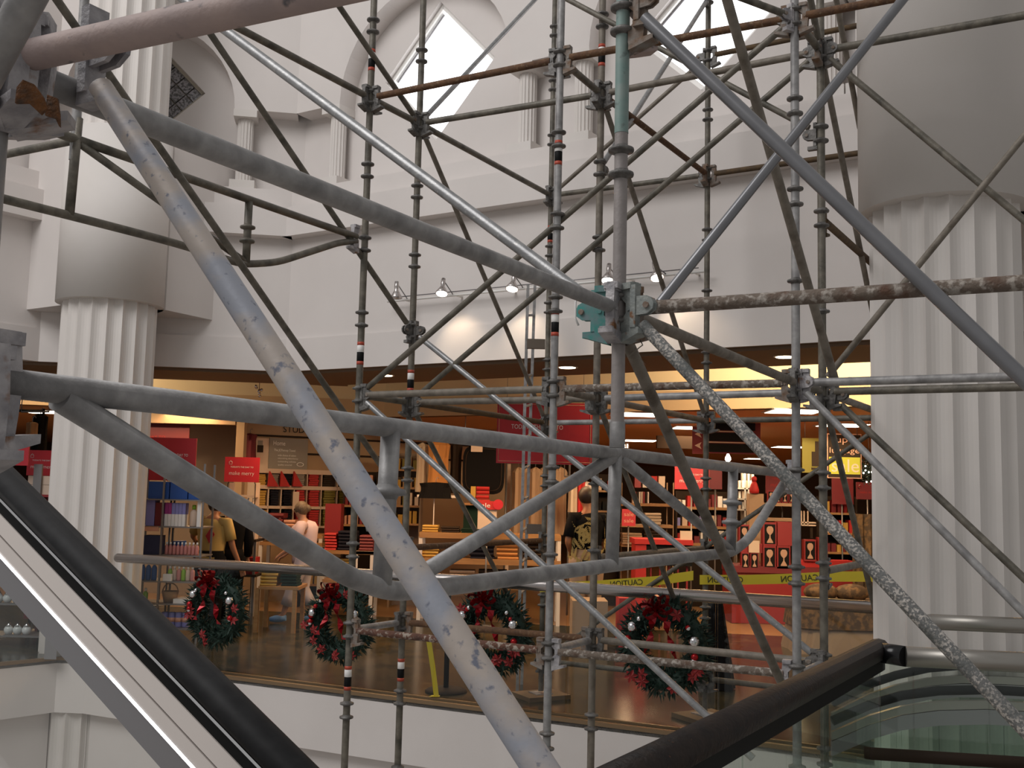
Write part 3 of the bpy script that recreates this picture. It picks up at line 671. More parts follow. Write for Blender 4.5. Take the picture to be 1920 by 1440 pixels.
B3(S3('F', 1), W(1960, 446, 5.7), 'galv_dark', 'greenish brace descending right across the smooth drum', ends=(1, 0))
B3(W(1552, 706, 6.3), W(1960, 206, 5.6), 'galv_brown', 'brown brace rising right across the fluted column top', ends=(0, 0), r=.019)
B3(S3('E', 5), W(1960, 1190, 5.05), 'galv', 'front of two parallel braces descending right across the column', ends=(1, 0), cm='castlight')
B3(S3('F', 5)+Vector((.05, 0, -.02)), W(1960, 1122, 5.6), 'galv_dark', 'rear of two parallel braces descending right across the column', ends=(1, 0))
B3(W(1515, -25, 6.1), S3('F', 1), 'galv_dark', 'stub of brace dropping into the right rear standard coupler', ends=(0, 1))
B3(W(1557, -60, 6.8), W(1612, 240, 7.6), 'galv_brown', 'steep thin brace at the left rim of the smooth drum', ends=(0, 0), r=.0195)
B3(W(1375, -10, 5.7), S3('E', 1), 'galv_dark', 'short brace entering the right front standard coupler from the left', ends=(0, 1), cm='castlight')
B3(W(150, 105, 1.75), W(1090, 1560, 1.25), 'tanpeel', 'big near diagonal tube with peeling tan paint across the picture', ends=(1, 0), cm='castlight')
B3(W(-30, 150, 1.47), W(75, -45, 1.40), 'galv', 'dark blue-grey tube end in the top left corner', ends=(0, 0), r=.024)

# trusses
def truss(name, label, top, plane, chords, posts, mt='galv', end=None):
    o = thing('scaffold_truss', top[0], label, 'scaffold truss', 'welded scaffold trusses')
    n = Vector((plane.y, -plane.x, 0)).normalized(); T = lambda x, y: WP(x, y, top[0], n)
    MB().path(top, .0241, 20).build('top_chord', m[mt], o)
    for nm, pts, r in chords:
        pp = [T(*q) for q in pts]
        sm = [pp[0]]                         # round the bends
        for i in range(1, len(pp)-1):
            a, b, c = pp[i-1], pp[i], pp[i+1]; d1 = min((a-b).length, (c-b).length)*.35
            s0 = b+(a-b).normalized()*d1; s1 = b+(c-b).normalized()*d1
            for j in range(5):
                t = j/4; sm.append(s0*(1-t)**2+b*2*t*(1-t)+s1*t*t)
        sm.append(pp[-1]); MB().path(sm, r, 18).build(nm, m[mt], o)
    for (x0, y0), (x1, y1), rings in posts:
        a, b = T(x0, y0), T(x1, y1); po = MB().path([a, b], .0241, 18).build('post', m[mt], o)
        for ry in rings:
            t = (ry-y0)/(y1-y0); link('ring', RING, o, frame(a.lerp(b, t), (1, 0, 0), (a-b).normalized()), m[mt])
    if end:
        for p, d in end: coupler(o, frame(p, d) @ Matrix.Scale(1.05, 4), 'castlight')
    return o
T0, T1 = WZ(20, 719, 1.955), WZ(1485, 889, 1.955); dT = (T1-T0).normalized()
truss('scaffold_truss', 'near grey scaffold truss spanning the frame and carrying the teal pole', [T0-dT*.045, T1], dT,
      [('bottom_chord', [(112, 745), (655, 1083), (735, 1110), (840, 1100), (1150, 1059), (1372, 1036), (1405, 1010), (1478, 893)], .0241),
       ('diagonal', [(1148, 858), (770, 1088)], .0215), ('diagonal', [(1160, 856), (1368, 1030)], .0215)],
      [((733, 806), (716, 1096), (925, 995)), ((1156, 816), (1147, 1060), ()), ((1375, 878), (1370, 1034), (944, 981))],
      end=[(T0-dT*.075, dT), (T1+dT*.03, -dT)])
A0 = WZ(145, 262, 3.56); A1 = WZ(668, 444, 3.56); dA = (A1-A0).normalized()
tr2 = truss('scaffold_truss', 'upper left grey truss reaching the leftmost front standard', [A0-dA*1.6, A1], dA,
      [('bottom_chord', [(-60, 356), (130, 404), (330, 456), (455, 496), (520, 492), (635, 455), (668, 452)], .0225),
       ('diagonal', [(148, 268), (458, 490)], .021)],
      [((147, 222), (130, 404), ()), ((467, 378), (461, 494), (427, 453))], mt='galv_dark', end=[(A1+dA*.04, -dA)])
ledger(A0, A0-U*2.6+Vector((0, 0, .0)), 3, 'galv_dark', '', 'grey ledger running left from the upper left truss post', ends=(0, 0), r=.022)

# aluminium ladder seen edge on, beside the far standard
l0, l1 = W(970, 1280, 10.05), W(978, 1280, 10.42); l0.z = l1.z = 0
lt0, lt1 = W(990, 535, 10.05), W(1003, 535, 10.42)
ld = thing('ladder', l0, 'slim aluminium ladder standing edge on behind the big red sign', 'ladder')
for a, b in ((l0, lt0), (l1, lt1)):
    mbx = MB(); t = (b-a).normalized(); mbx.prism([a+Vector(q) for q in ((-.014, -.03, 0), (.014, -.03, 0), (.014, .03, 0), (-.014, .03, 0))], b-a); mbx.build('rail', m['galv'], ld)
for i in range(1, 13):
    t = i/13; MB().cyl(l0.lerp(lt0, t), l1.lerp(lt1, t), .012, seg=8).build('rung', m['galv'], ld)
for y in (645, 992):
    p = W(1005, y, 9.9); MB().box(p, (.17, .05, .09)).build('bracket', m['bracket'], ld)
# ================================================================== railing, escalators, wreaths, tape
EV = Vector((1, -.5, 0)).normalized(); EN = Vector((-.5, -1, 0)).normalized()      # along the slab edge / towards the atrium
def EP(x, off, z): return Vector((x, EY(x), z)) + EN*off
gr = thing('guard_rail', EP(-4.2, -.10, 0), 'long stainless guard rail with glass panels along the marble floor edge', 'railing')
MB().path([EP(-4.12, -.10, 1.04), EP(2.66, -.10, 1.04)], .047, 24).build('handrail', m['stainless'], gr)
MB().ball(EP(-4.12, -.10, 1.04), .047, 16, 8).build('end_cap', m['steeldull'], gr); MB().ball(EP(2.66, -.10, 1.04), .047, 16, 8).build('end_cap', m['steeldull'], gr)
N_ = 6; xs = [-4.05+(2.72+4.05)*i/N_ for i in range(N_+1)]
for a, b in zip(xs[:-1], xs[1:]):
    MB().prism([EP(a+.008, -.094, .012), EP(b-.008, -.094, .012), EP(b-.008, -.106, .012), EP(a+.008, -.106, .012)], (0, 0, .99)).build('pane', m['glass'], gr)
MB().prism([EP(-4.1, -.085, .0), EP(2.75, -.085, .0), EP(2.75, -.115, .0), EP(-4.1, -.115, .0)], (0, 0, .015)).build('base_channel', m['lip'], gr)
# railing left of the column
pl = [eL0+Vector((-.9, -1.0, 0)), Vector((-4.9, 11.10, 0))]
gl = thing('guard_rail', pl[0], 'glass guard panel left of the left column, seen under the escalator', 'railing')
t_ = (pl[1]-pl[0]).normalized(); n_ = Vector((-t_.y, t_.x, 0))*.012
MB().prism([pl[0]+n_*8, pl[1]+n_*8, pl[1]+n_*9, pl[0]+n_*9], (0, 0, 1.0)).build('pane', m['glass'], gl)
MB().path([pl[0]+n_*8.5+Vector((0, 0, 1.04)), pl[1]+n_*8.5+Vector((0, 0, 1.04))], .047, 20).build('handrail', m['stainless'], gl)
MB().prism([Vector((p.x, p.y, 0)) for p in (W(88, 1150, 11.2), W(111, 1150, 11.2), W(111, 1150, 11.3), W(88, 1150, 11.3))], (0, 0, 1.0)).build('end_post', m['greymetal'], gl)
# railing right of the column
q0, q1 = WZ(1745, 1166, 1.12), WZ(1990, 1176, 1.12)
g2 = thing('guard_rail', (q0.x, q0.y, 0), 'stainless rail in front of the big column at right, farther of two', 'railing')
MB().path([q0, q1], .045, 20).build('handrail', m['steeldull'], g2); MB().ball(q0, .045, 14, 8).build('end_cap', m['steeldull'], g2)
# near right guard: stainless pipe, wrapped black rail, green glass
r0, r1, r2 = WZ(1643, 1222, 1.04), WZ(1698, 1231, 1.04), WZ(2000, 1246, 1.04)
b0, b1 = WZ(1648, 1214, 1.055), WZ(1130, 1476, 1.055)
g3 = thing('guard_rail', (r0.x, r0.y, 0), 'near right guard rail, worn black wrapped rail joining a stainless pipe over green glass', 'railing')
MB().path([r1, r2], .05, 24).build('pipe_rail', m['steeldull'], g3)
MB().path([r0, r1], .051, 24).build('tape_sleeve', m['blacktape'], g3)
t_ = (b1-b0).normalized(); s_ = Vector((t_.y, -t_.x, 0)).normalized()
if s_.x < 0: s_ = -s_
def sweep(name, prof, a, b, side, mt, parent):
    pts = [a+side*u+Vector((0, 0, v)) for u, v in prof]; return MB().prism(pts, b-a, mt in ('rubber', 'blackwrap')).build(name, m[mt], parent)
sweep('wrapped_rail', [(-.055, .0), (-.050, .025), (-.03, .040), (.0, .046), (.03, .040), (.050, .02), (.055, -.01), (.045, -.045), (.0, -.06), (-.045, -.045)], b0, b1, s_, 'blackwrap', g3)
for u, v, nm in ((-.053, .012, 'wrap_seam'), (-.05, -.022, 'wrap_seam'), (-.035, -.048, 'wrap_seam')):
    MB().path([b0-s_*-u*1.0+Vector((0, 0, v)), b1-s_*-u*1.0+Vector((0, 0, v))], .007, 8).build(nm, m['blackwrap'], g3)
sweep('under_rail', [(-.03, -.05), (.03, -.05), (.03, -.11), (-.03, -.11)], b0, b1, s_, 'black', g3)
for f0, f1 in ((.0, .33), (.335, .66), (.665, 1.0)):
    a = b0.lerp(b1, f0); b = b0.lerp(b1, f1); sweep('pane', [(-.006, -.1), (.006, -.1), (.006, -1.5), (-.006, -1.5)], a, b, s_, 'glassgreen', g3)
for f0, f1 in ((.02, .20), (.205, .6), (.605, 1.0)):
    a = r0.lerp(r2, f0)-Vector((0, 0, .05)); b = r0.lerp(r2, f1)-Vector((0, 0, .05)); MB().prism([a, b, b+Vector((0, .012, 0)), a+Vector((0, .012, 0))], (0, 0, -1.5)).build('pane', m['glassgreen'], g3)
a, b = W(1620, 1412, 5.45), W(2000, 1436, 5.2); MB().path([a, b], .03, 14).build('bottom_rail', m['darkbrown'], g3)
# far escalator handrails bending level
for pts, Y, lb in (([(1560, 1318), (1632, 1282), (1680, 1266), (1740, 1253), (1800, 1248), (1880, 1250), (1990, 1256)], 6.7, 'farther curved black escalator handrail behind the green glass at right'),
                   ([(1560, 1352), (1632, 1321), (1690, 1304), (1760, 1295), (1850, 1293), (1920, 1297), (1990, 1301)], 6.1, 'nearer curved black escalator handrail behind the green glass at right')):
    pp = [W(x, y, Y) for x, y in pts]; o = thing('escalator_handrail', pp[0], lb, 'escalator', 'curved escalator handrails')
    MB().path(pp, [(.026, .026)]*len(pp), 14).build('handrail', m['rubber'], o)
    lo = [p-Vector((0, 0, .06)) for p in pp]
    mb_ = MB()
    for a, b in zip(lo[:-1], lo[1:]): mb_.prism([a, b, b-Vector((0, 0, .045)), a-Vector((0, 0, .045))], (0, .03, 0))
    mb_.build('guide_strip', m['steeldull'], o)
    mb_ = MB()
    for a, b in zip(lo[:-1], lo[1:]): mb_.prism([a-Vector((0, 0, .05)), b-Vector((0, 0, .05)), b-Vector((0, 0, .13)), a-Vector((0, 0, .13))], (0, .03, 0))
    mb_.build('trim_strip', m['greymetal'], o)
    mb_ = MB()
    for a, b in zip(lo[:-1], lo[1:]): mb_.prism([a-Vector((0, 0, .13)), b-Vector((0, 0, .13)), b-Vector((0, 0, .9)), a-Vector((0, 0, .9))], (0, .01, 0))
    mb_.build('glass_side', m['glassgreen'], o)
# near left escalator
h0, h1 = W(-8, 886, 2.56), W(530, 1428, 1.98)
d_ = (h1-h0).normalized(); e0, e1 = h0-d_*1.2, h1+d_*1.3
hs = Vector((-d_.y, d_.x, 0)).normalized()
if hs.y > 0: hs = -hs                           # towards the camera side
es = thing('escalator', (h1.x, h1.y, h1.z-.9), 'near escalator side with black handrail across the lower left corner', 'escalator')
sweep('handrail', [(-.040, .0), (-.036, .020), (-.02, .032), (.0, .035), (.02, .032), (.034, .022), (.040, .004), (.036, -.012), (.024, -.016), (-.03, -.016)], e0, e1, hs, 'rubber', es)
sweep('chrome_guide', [(.030, -.016), (.0345, -.016), (.0345, -.023), (.030, -.023)], e0, e1, hs, 'chrome', es)
sweep('guide_body', [(-.028, -.016), (.030, -.016), (.030, -.052), (-.028, -.052)], e0, e1, hs, 'black', es)
sweep('deck_strip', [(-.03, -.052), (.033, -.052), (.046, -.082), (-.03, -.082)], e0, e1, hs, 'cream', es)
sweep('deck_groove', [(-.03, -.082), (.040, -.082), (.040, -.086), (-.03, -.086)], e0, e1, hs, 'black', es)
sweep('deck_strip', [(-.03, -.086), (.047, -.086), (.056, -.108), (-.03, -.108)], e0, e1, hs, 'cream', es)
sweep('edge_bead', [(-.03, -.108), (.060, -.108), (.064, -.113), (.060, -.118), (-.03, -.118)], e0, e1, hs, 'chrome', es)
sweep('side_band', [(-.03, -.118), (.058, -.118), (.050, -.185), (-.03, -.185)], e0, e1, hs, 'greymetal', es)
sweep('glass_side', [(-.004, -.185), (.004, -.185), (.004, -.66), (-.004, -.66)], e0, e1, hs, 'glass', es)
sweep('skirt', [(-.03, -.66), (.05, -.66), (.09, -.95), (-.03, -.95)], e0, e1, hs, 'greymetal', es)

# wreaths -----------------------------------------------------------
def needles(R, r, n, seed):
    rnd = random.Random(seed); mb = MB()
    mb.path([Vector((R*math.cos(2*math.pi*i/28), 0, R*math.sin(2*math.pi*i/28))) for i in range(28)], r*.62, 8, closed=True)
    for i in range(n):
        a = rnd.uniform(0, 2*math.pi); b = rnd.uniform(0, 2*math.pi)
        cdir = Vector((math.cos(a), 0, math.sin(a))); out = cdir*math.cos(b)+Vector((0, 1, 0))*math.sin(b)
        base = cdir*R+out*r*.5; tip = base+(out+Vector((rnd.uniform(-.7, .7), rnd.uniform(-.5, .5), rnd.uniform(-.7, .7)))).normalized()*r*rnd.uniform(.5, 1.05)
        w_ = out.cross(Vector((rnd.uniform(-1, 1), rnd.uniform(-1, 1), rnd.uniform(-1, 1)))).normalized()*.010
        md = base.lerp(tip, .5)
        mb.poly([base, md+w_, tip, md-w_])
    return mb.mesh('foliage', [m['fol']])
WM = [needles(.262, .105, 1500, 3), needles(.262, .105, 1500, 4)]
BALL = MB().ball((0, 0, 0), 1.0, 16, 9).mesh('bauble')
def ribbon_mesh():
    mb = MB()
    def loop(ang, ln, w_, tw):
        d = Vector((math.cos(ang), 0, math.sin(ang))); s_ = Vector((-d.z, 0, d.x)); pts = []
        for i in range(11):
            t = i/10*2*math.pi; pts.append(d*(ln*(.5-.5*math.cos(t)))+s_*(.030*math.sin(t))+Vector((0, -.03-.035*math.sin(t/2), 0)))
        wv = (Vector((0, -1, 0))*math.cos(tw)+s_*math.sin(tw))*w_
        for a, b in zip(pts[:-1], pts[1:]): mb.poly([a-wv, b-wv, b+wv, a+wv])
    for ang, ln, tw in ((.25, .13, .5), (2.9, .13, -.5), (.95, .15, .3), (2.2, .15, -.3), (-.45, .10, .7), (3.6, .10, -.7), (1.57, .12, .1)): loop(ang, ln, .024, tw)
    return mb.mesh('bow', [m['ribbon']])
def tail_mesh(s_):
    mb = MB(); pts = [Vector((s_*(.01+.012*i*i/6), -.035-.02*math.sin(i*1.3), -.045*i)) for i in range(8)]
    for i, (a, b) in enumerate(zip(pts[:-1], pts[1:])):
        w_ = Vector((.028*math.cos(i*.9), .028*math.sin(i*.9), 0)); w2 = Vector((.028*math.cos((i+1)*.9), .028*math.sin((i+1)*.9), 0)); mb.poly([a-w_, b-w2, b+w2, a+w_])
    return mb.mesh('ribbon_tail', [m['ribbon']])
BOW = ribbon_mesh(); TL = [tail_mesh(-1), tail_mesh(1)]
pt = MB()
for i in range(6):
    a = i*math.pi/3; d = Vector((math.cos(a), 0, math.sin(a))); s_ = Vector((-d.z, 0, d.x)); pt.poly([Vector((0, -.01, 0)), d*.03+s_*.014+Vector((0, -.015, 0)), d*.055+Vector((0, .0, 0)), d*.03-s_*.014+Vector((0, -.012, 0))])
POIN = pt.mesh('poinsettia', [m['poins']])
def wreath(px, py, label, seed, sc=1.0):
    rnd = random.Random(seed)
    p = WP(px, py, EP(0, .10, 0), EN); R = Matrix.Rotation(math.atan2(EV.y, EV.x), 4, 'Z')
    Mx = Matrix.Translation(p) @ R @ Matrix.Scale(sc, 4)
    o = thing('wreath', p, label, 'wreath', 'christmas wreaths hung on the guard rail')
    link('foliage', WM[seed % 2], o, Mx @ Matrix.Rotation(seed*.9, 4, 'Y'))
    link('bow', BOW, o, Mx @ Matrix.Translation((-.02, -.10, .27)))
    link('ribbon_tail', TL[0], o, Mx @ Matrix.Translation((-.04, -.10, .22))); link('ribbon_tail', TL[1], o, Mx @ Matrix.Translation((.05, -.10, .20)))
    for a, r, mm in ((2.65, .040, 'silverball'), (.35, .042, 'silverball'), (2.3, .02, 'silverball'), (3.25, .022, 'silverball'), (.75, .02, 'silverball'), (-.25, .022, 'silverball'), (2.45, .022, 'redball'), (2.9, .03, 'redball'), (.6, .02, 'redball'), (-.1, .028, 'redball'), (3.05, .026, 'redball')):
        a += rnd.uniform(-.12, .12); q = Vector((.262*math.cos(a), -.105, .262*math.sin(a))); link('bauble', BALL, o, Mx @ Matrix.Translation(q) @ Matrix.Scale(r, 4), m[mm])
    for i in range(9):
        a = rnd.uniform(3.3, 6.2) if i < 6 else rnd.uniform(0, 6.28); rr = rnd.uniform(.22, .33); link('poinsettia', POIN, o, Mx @ Matrix.Translation((rr*math.cos(a), -.10, rr*math.sin(a))) @ Matrix.Rotation(a, 4, 'Y') @ Matrix.Rotation(rnd.uniform(-.6, .6), 4, 'X'))
    return o
wreath(407, 1143, 'first wreath from the left, beside the metal shelf', 1, .98)
wreath(637, 1170, 'second wreath from the left, behind the leftmost standard', 2, .96)
wreath(922, 1186, 'third wreath from the left, partly behind the big tan tube', 3, 1.0)
wreath(1247, 1212, 'rightmost wreath, dark, behind the silver brace', 4, 1.04)

# caution tape ------------------------------------------------------
def tape(pts, h, label, txt=True, n_text=()):
    pts = [Vector(p) for p in pts]; o = thing('caution_tape', pts[0], label, 'caution tape')
    mb = MB()
    for a, b in zip(pts[:-1], pts[1:]):
        mb.prism([a-Vector((0, 0, h/2)), b-Vector((0, 0, h/2)), b+Vector((0, 0, h/2)), a+Vector((0, 0, h/2))], (0, .002, 0))
    mb.build('band', m['yellow'], o); L = [0]
    for a, b in zip(pts[:-1], pts[1:]): L.append(L[-1]+(b-a).length)
    def at(s_):
        for i in range(len(L)-1):
            if s_ <= L[i+1] or i == len(L)-2:
                t = (s_-L[i])/(L[i+1]-L[i]); return pts[i].lerp(pts[i+1], t), (pts[i+1]-pts[i]).normalized()
    if txt:
        tm = text_mesh('CAUTION', width=.30, height=.048, flip=True, bold=.01)
        s_ = .22
        while s_ < L[-1]-.15:
            p, d = at(s_); x = d; z = Vector((0, 0, 1)); z = (z-x*z.dot(x)).normalized(); y = z.cross(x)
            R = Matrix((x, y, z)).transposed().to_4x4(); R.translation = p-y*.0025 if y.y > 0 else p+y*.0025
            link('lettering', tm, o, R, m['tapeprint']); s_ += .62
    return o
j0 = W(1012, 1102, 9.72); g0 = W(1322, 1080, 8.96); h0_ = W(1650, 1081, 8.2)
tape([j0, W(1120, 1097, 9.45), W(1230, 1089, 9.2), W(1300, 1079, 9.02)], .078, 'yellow caution tape from the far standard to the one behind the wreaths')
tape([W(1312, 1087, 8.98), W(1400, 1087, 8.78), W(1480, 1085, 8.58), W(1560, 1081, 8.4), h0_], .078, 'yellow caution tape running right behind the right standards to the column')
a = W(803, 1196, 9.62); b = W(812, 1255, 9.60); c = W(818, 1305, 9.58)
o = thing('caution_tape', c, 'loose end of yellow caution tape hanging to the floor by the dark post', 'caution tape'); mb = MB()
for p, q in ((a, b), (b, c)): mb.prism([p-Vector((.022, 0, 0)), q-Vector((.022, 0, 0)), q+Vector((.022, .01, 0)), p+Vector((.022, .01, 0))], (0, .003, 0))
mb.prism([c-Vector((.06, .02, 0)), c+Vector((.03, -.02, 0)), c+Vector((.03, .04, 0)), c+Vector((-.04, .04, 0))], (0, 0, -.004)); mb.build('band', m['yellow'], o)
# stanchion
p = WZ(836, 1297, 0); o = thing('stanchion', p, 'dark stanchion post on a round base behind the glass', 'stanchion')
MB().lathe(p, [(.19, 0), (.19, .012), (.16, .03), (.05, .04)], 28).build('base', m['darkbrown'], o); MB().cyl(p+Vector((0, 0, .03)), p+Vector((0, 0, .98)), .024, seg=14).build('post', m['black'], o); MB().ball(p+Vector((0, 0, 1.0)), .035, 12, 7).build('cap', m['black'], o)
# dark dust sheet hanging at the standard behind the wreaths
p = WZ(1345, 1292, 0); mb = MB(); rings = []
for i in range(9):
    t = i/8; z = .01+t*.80; rx = .17-.09*t; ry = .14-.05*t; rings.append([(p.x-.03*t+rx*(1+.10*math.sin(5*a))*math.cos(a), p.y+ry*(1+.10*math.sin(5*a))*math.sin(a), z) for a in [2*math.pi*k/30 for k in range(30)]])
for i in range(8):
    for k in range(30): mb.poly([rings[i][k], rings[i][(k+1) % 30], rings[i+1][(k+1) % 30], rings[i+1][k]], True)
mb.poly(rings[-1])
tag(mb.build('dust_sheet', m['blackcloth']), 'dark cloth bundle standing on the marble beside the rightmost wreath', 'cloth')
# ================================================================== the store: signs, furniture, goods
def zpx(x, y, Y): return W(x, y, Y).z
def pbox(mb, x0, y0, x1, y1, Y, dep=.2, M=None):
    a, b = W(x0, y1, Y), W(x1, y0, Y); xm = (a.x+b.x)/2; zm = (a.z+b.z)/2
    mb.box((xm, Y+dep/2, zm), (abs(b.x-a.x), dep, abs(b.z-a.z)), M=M); return mb
def item(name, x0, y0, x1, y1, Y, dep, mt, label, cat, group=None):
    return tag(pbox(MB(), x0, y0, x1, y1, Y, dep).build(name, m[mt]), label, cat, group)
def lettering(o, txt, c, w_, h, mt, flip=False, bold=0.0):
    return link('lettering', text_mesh(txt, width=w_, height=h, flip=flip, bold=bold), o, Matrix.Translation(c), m[mt])
def bag_icon(o, c, s_, mt):                       # small outline shopping bag with a handle
    mb = MB(); t = s_*.07
    for a, b in (((-.4, -.5), (.4, -.5)), ((.4, -.5), (.4, .2)), ((.4, .2), (-.4, .2)), ((-.4, .2), (-.4, -.5))):
        mb.path([c+Vector((a[0]*s_, 0, a[1]*s_)), c+Vector((b[0]*s_, 0, b[1]*s_))], t*.5, 6)
    mb.path([c+Vector((.22*s_*math.cos(q), 0, .2*s_+.3*s_*math.sin(q))) for q in [math.pi*i/8 for i in range(9)]], t*.5, 6)
    return mb.build('bag_emblem', m[mt], o)
def sign(x0, y0, x1, y1, Y, label, mt='red', lines=(), stand=None, border=False, icon=True, dark='white', group='red holiday signs'):
    a, b = W(x0, y1, Y), W(x1, y0, Y); w_, h = b.x-a.x, b.z-a.z; cx, cz = (a.x+b.x)/2, (a.z+b.z)/2
    o = thing('sale_sign', (cx, Y, a.z), label, 'sign', group)
    MB().box((cx, Y+.012, cz), (w_, .024, h)).build('board', m[mt], o)
    for txt, fx, fy, fw, fh in lines:
        lettering(o, txt, Vector((a.x+fx*w_, Y-.003, a.z+fy*h)), fw*w_, fh*h, dark, bold=-.012 if 'merry' in txt else 0)
    if icon: bag_icon(o, Vector((a.x+.17*w_, Y-.004, a.z+.78*h)), .15*h, dark)
    if border:
        mb = MB(); e = .035*h
        for p, q in (((a.x+e, a.z+e), (b.x-e, a.z+e)), ((b.x-e, a.z+e), (b.x-e, b.z-e)), ((b.x-e, b.z-e), (a.x+e, b.z-e)), ((a.x+e, b.z-e), (a.x+e, a.z+e))):
            mb.path([Vector((p[0], Y-.004, p[1])), Vector((q[0], Y-.004, q[1]))], .004, 6)
        mb.build('border_line', m['salmon'], o)
    if stand == 'floor':
        MB().cyl((cx, Y+.04, 0), (cx, Y+.04, a.z+h*.3), .012, seg=8).build('pole', m['shelfmetal'], o); MB().lathe((cx, Y+.04, 0), [(.14, 0), (.14, .012), (.03, .03)], 18).build('foot', m['shelfmetal'], o)
    if stand == 'hang':
        for s_ in (-.4, .4): MB().cyl((cx+s_*w_, Y+.012, b.z), (cx+s_*w_, Y+.012, (3.97 if Y < 14 else 2.97)), .003, seg=6).build('wire', m['shelfmetal'], o)
    if isinstance(stand, (int, float)):
        for s_ in (-.35, .35): MB().path([(cx+s_*w_, Y+.03, a.z+.02), (cx+s_*w_*1.15, Y+.03, a.z-.03), (cx+s_*w_*1.15, Y+.03, stand)], .006, 6).build('bracket_wire', m['black'], o)
    return o
MM = (("TODAY'S THE DAY TO", .5, .60, .66, .065), ('make merry', .5, .33, .72, .20))
sign(-38, 820, 56, 871, 12.6, 'red make merry sign at the far left edge, nearer one', lines=MM, stand='floor')
sign(49, 845, 107, 891, 13.2, 'red make merry sign just left of the left column', lines=(("TODAY'S THE DAY TO", .55, .60, .74, .06), ('make merry', .56, .33, .84, .19)), stand='floor')
sign(278, 822, 369, 900, 12.9, 'red make merry sign just right of the left column', lines=MM, stand='floor')
sign(420, 858, 487, 903, 14.9, 'red make merry sign above the small bottle rack', lines=MM, stand=0.0)
big = sign(930, 757, 1112, 868, 13.0, 'largest red make merry sign, hanging in the middle of the store', lines=(("TODAY'S THE DAY TO", .42, .60, .54, .075), ('make merry', .42, .30, .60, .24)), stand='hang', border=True, group='red holiday signs')
sign(1265, 872, 1330, 917, 15.5, 'red make merry sign behind the steep brown brace', lines=MM, stand='floor')
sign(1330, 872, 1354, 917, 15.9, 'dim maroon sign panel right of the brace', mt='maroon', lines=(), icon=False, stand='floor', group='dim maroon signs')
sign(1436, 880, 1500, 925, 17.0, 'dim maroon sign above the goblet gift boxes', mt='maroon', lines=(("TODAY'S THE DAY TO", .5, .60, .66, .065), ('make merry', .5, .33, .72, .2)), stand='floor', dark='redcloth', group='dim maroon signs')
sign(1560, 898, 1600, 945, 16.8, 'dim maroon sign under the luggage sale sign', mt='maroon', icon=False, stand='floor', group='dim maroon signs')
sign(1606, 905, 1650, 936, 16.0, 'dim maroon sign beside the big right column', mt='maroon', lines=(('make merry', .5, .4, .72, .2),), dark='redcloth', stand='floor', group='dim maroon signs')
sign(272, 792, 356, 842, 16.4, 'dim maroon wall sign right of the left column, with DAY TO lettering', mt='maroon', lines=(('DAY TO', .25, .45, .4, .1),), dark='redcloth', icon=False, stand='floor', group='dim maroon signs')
# luggage sale sign
Y = 14.2; a, b = W(1553, 894, Y), W(1613, 816, Y); w_, h = b.x-a.x, b.z-a.z; cx, cz = (a.x+b.x)/2, (a.z+b.z)/2
o = thing('luggage_sign', (cx, Y, a.z), 'hanging brown and lime super luggage sale sign', 'sign')
MB().box((cx, Y+.02, cz), (w_+.03, .03, h+.03)).build('frame', m['salmon'], o); MB().box((cx, Y-.0, cz), (w_, .015, h)).build('panel', m['darkbrown'], o)
MB().box((cx, Y-.009, a.z+h*.27), (w_*.96, .006, h*.40)).build('lime_panel', m['lime'], o)
lettering(o, 'super', Vector((a.x+w_*.52, Y-.012, a.z+h*.84)), w_*.86, h*.15, 'salmon'); lettering(o, 'luggage', Vector((a.x+w_*.50, Y-.012, a.z+h*.61)), w_*.92, h*.17, 'salmon'); lettering(o, 'sale', Vector((a.x+w_*.52, Y-.014, a.z+h*.27)), w_*.84, h*.30, 'cartonpale')
for s_ in (-.4, .4): MB().cyl((cx+s_*w_, Y, b.z), (cx+s_*w_, Y, 2.97), .004, seg=6).build('wire', m['shelfmetal'], o)
Y = 14.4; a, b = W(1504, 886, Y), W(1541, 822, Y); w_, h = b.x-a.x, b.z-a.z
o = thing('luggage_sign', ((a.x+b.x)/2, Y, a.z), 'hanging olive sign with dark suitcase picture, left of the sale sign', 'sign')
MB().box(((a.x+b.x)/2, Y, (a.z+b.z)/2), (w_, .02, h)).build('panel', m['limedark'], o)
mb = MB(); mb.box((a.x+w_*.72, Y-.014, a.z+h*.40), (w_*.50, .008, h*.42)); mb.box((a.x+w_*.8, Y-.014, a.z+h*.76), (w_*.32, .008, h*.30)); mb.box((a.x+w_*.62, Y-.014, a.z+h*.12), (w_*.34, .008, h*.06)); mb.build('suitcase_picture', m['darkbrown'], o)
for s_ in (.15, .85): MB().cyl((a.x+s_*w_, Y, b.z), (a.x+s_*w_, Y, 2.97), .004, seg=6).build('wire', m['shelfmetal'], o)
# directory board with arrows
Y = 16.0; a, b = W(1298, 850, Y), W(1426, 771, Y); w_, h = b.x-a.x, b.z-a.z
o = thing('directory_board', ((a.x+b.x)/2, Y, a.z), 'hanging dark directory board with maroon arrow panel', 'sign')
MB().box(((a.x+b.x)/2+.06, Y+.02, (a.z+b.z)/2), (w_-.12, .04, h*.98)).build('backing', m['maroon'], o)
for i in range(4):
    z = a.z+h*(.14+.25*i); MB().box((a.x+w_*.56, Y-.008, z), (w_*.72, .02, h*.19)).build('slat', m['black'], o); MB().box((a.x+w_*.55, Y-.01, z+h*.125), (w_*.66, .016, h*.022)).build('rail_line', m['cartonpale'], o)
MB().box((a.x+w_*.075, Y, a.z+h*.30), (w_*.15, .03, h*.62)).build('arrow_panel', m['maroon'], o); MB().box((a.x+w_*.165, Y-.01, a.z+h*.32), (w_*.02, .03, h*.62)).build('divider', m['cartonpale'], o)
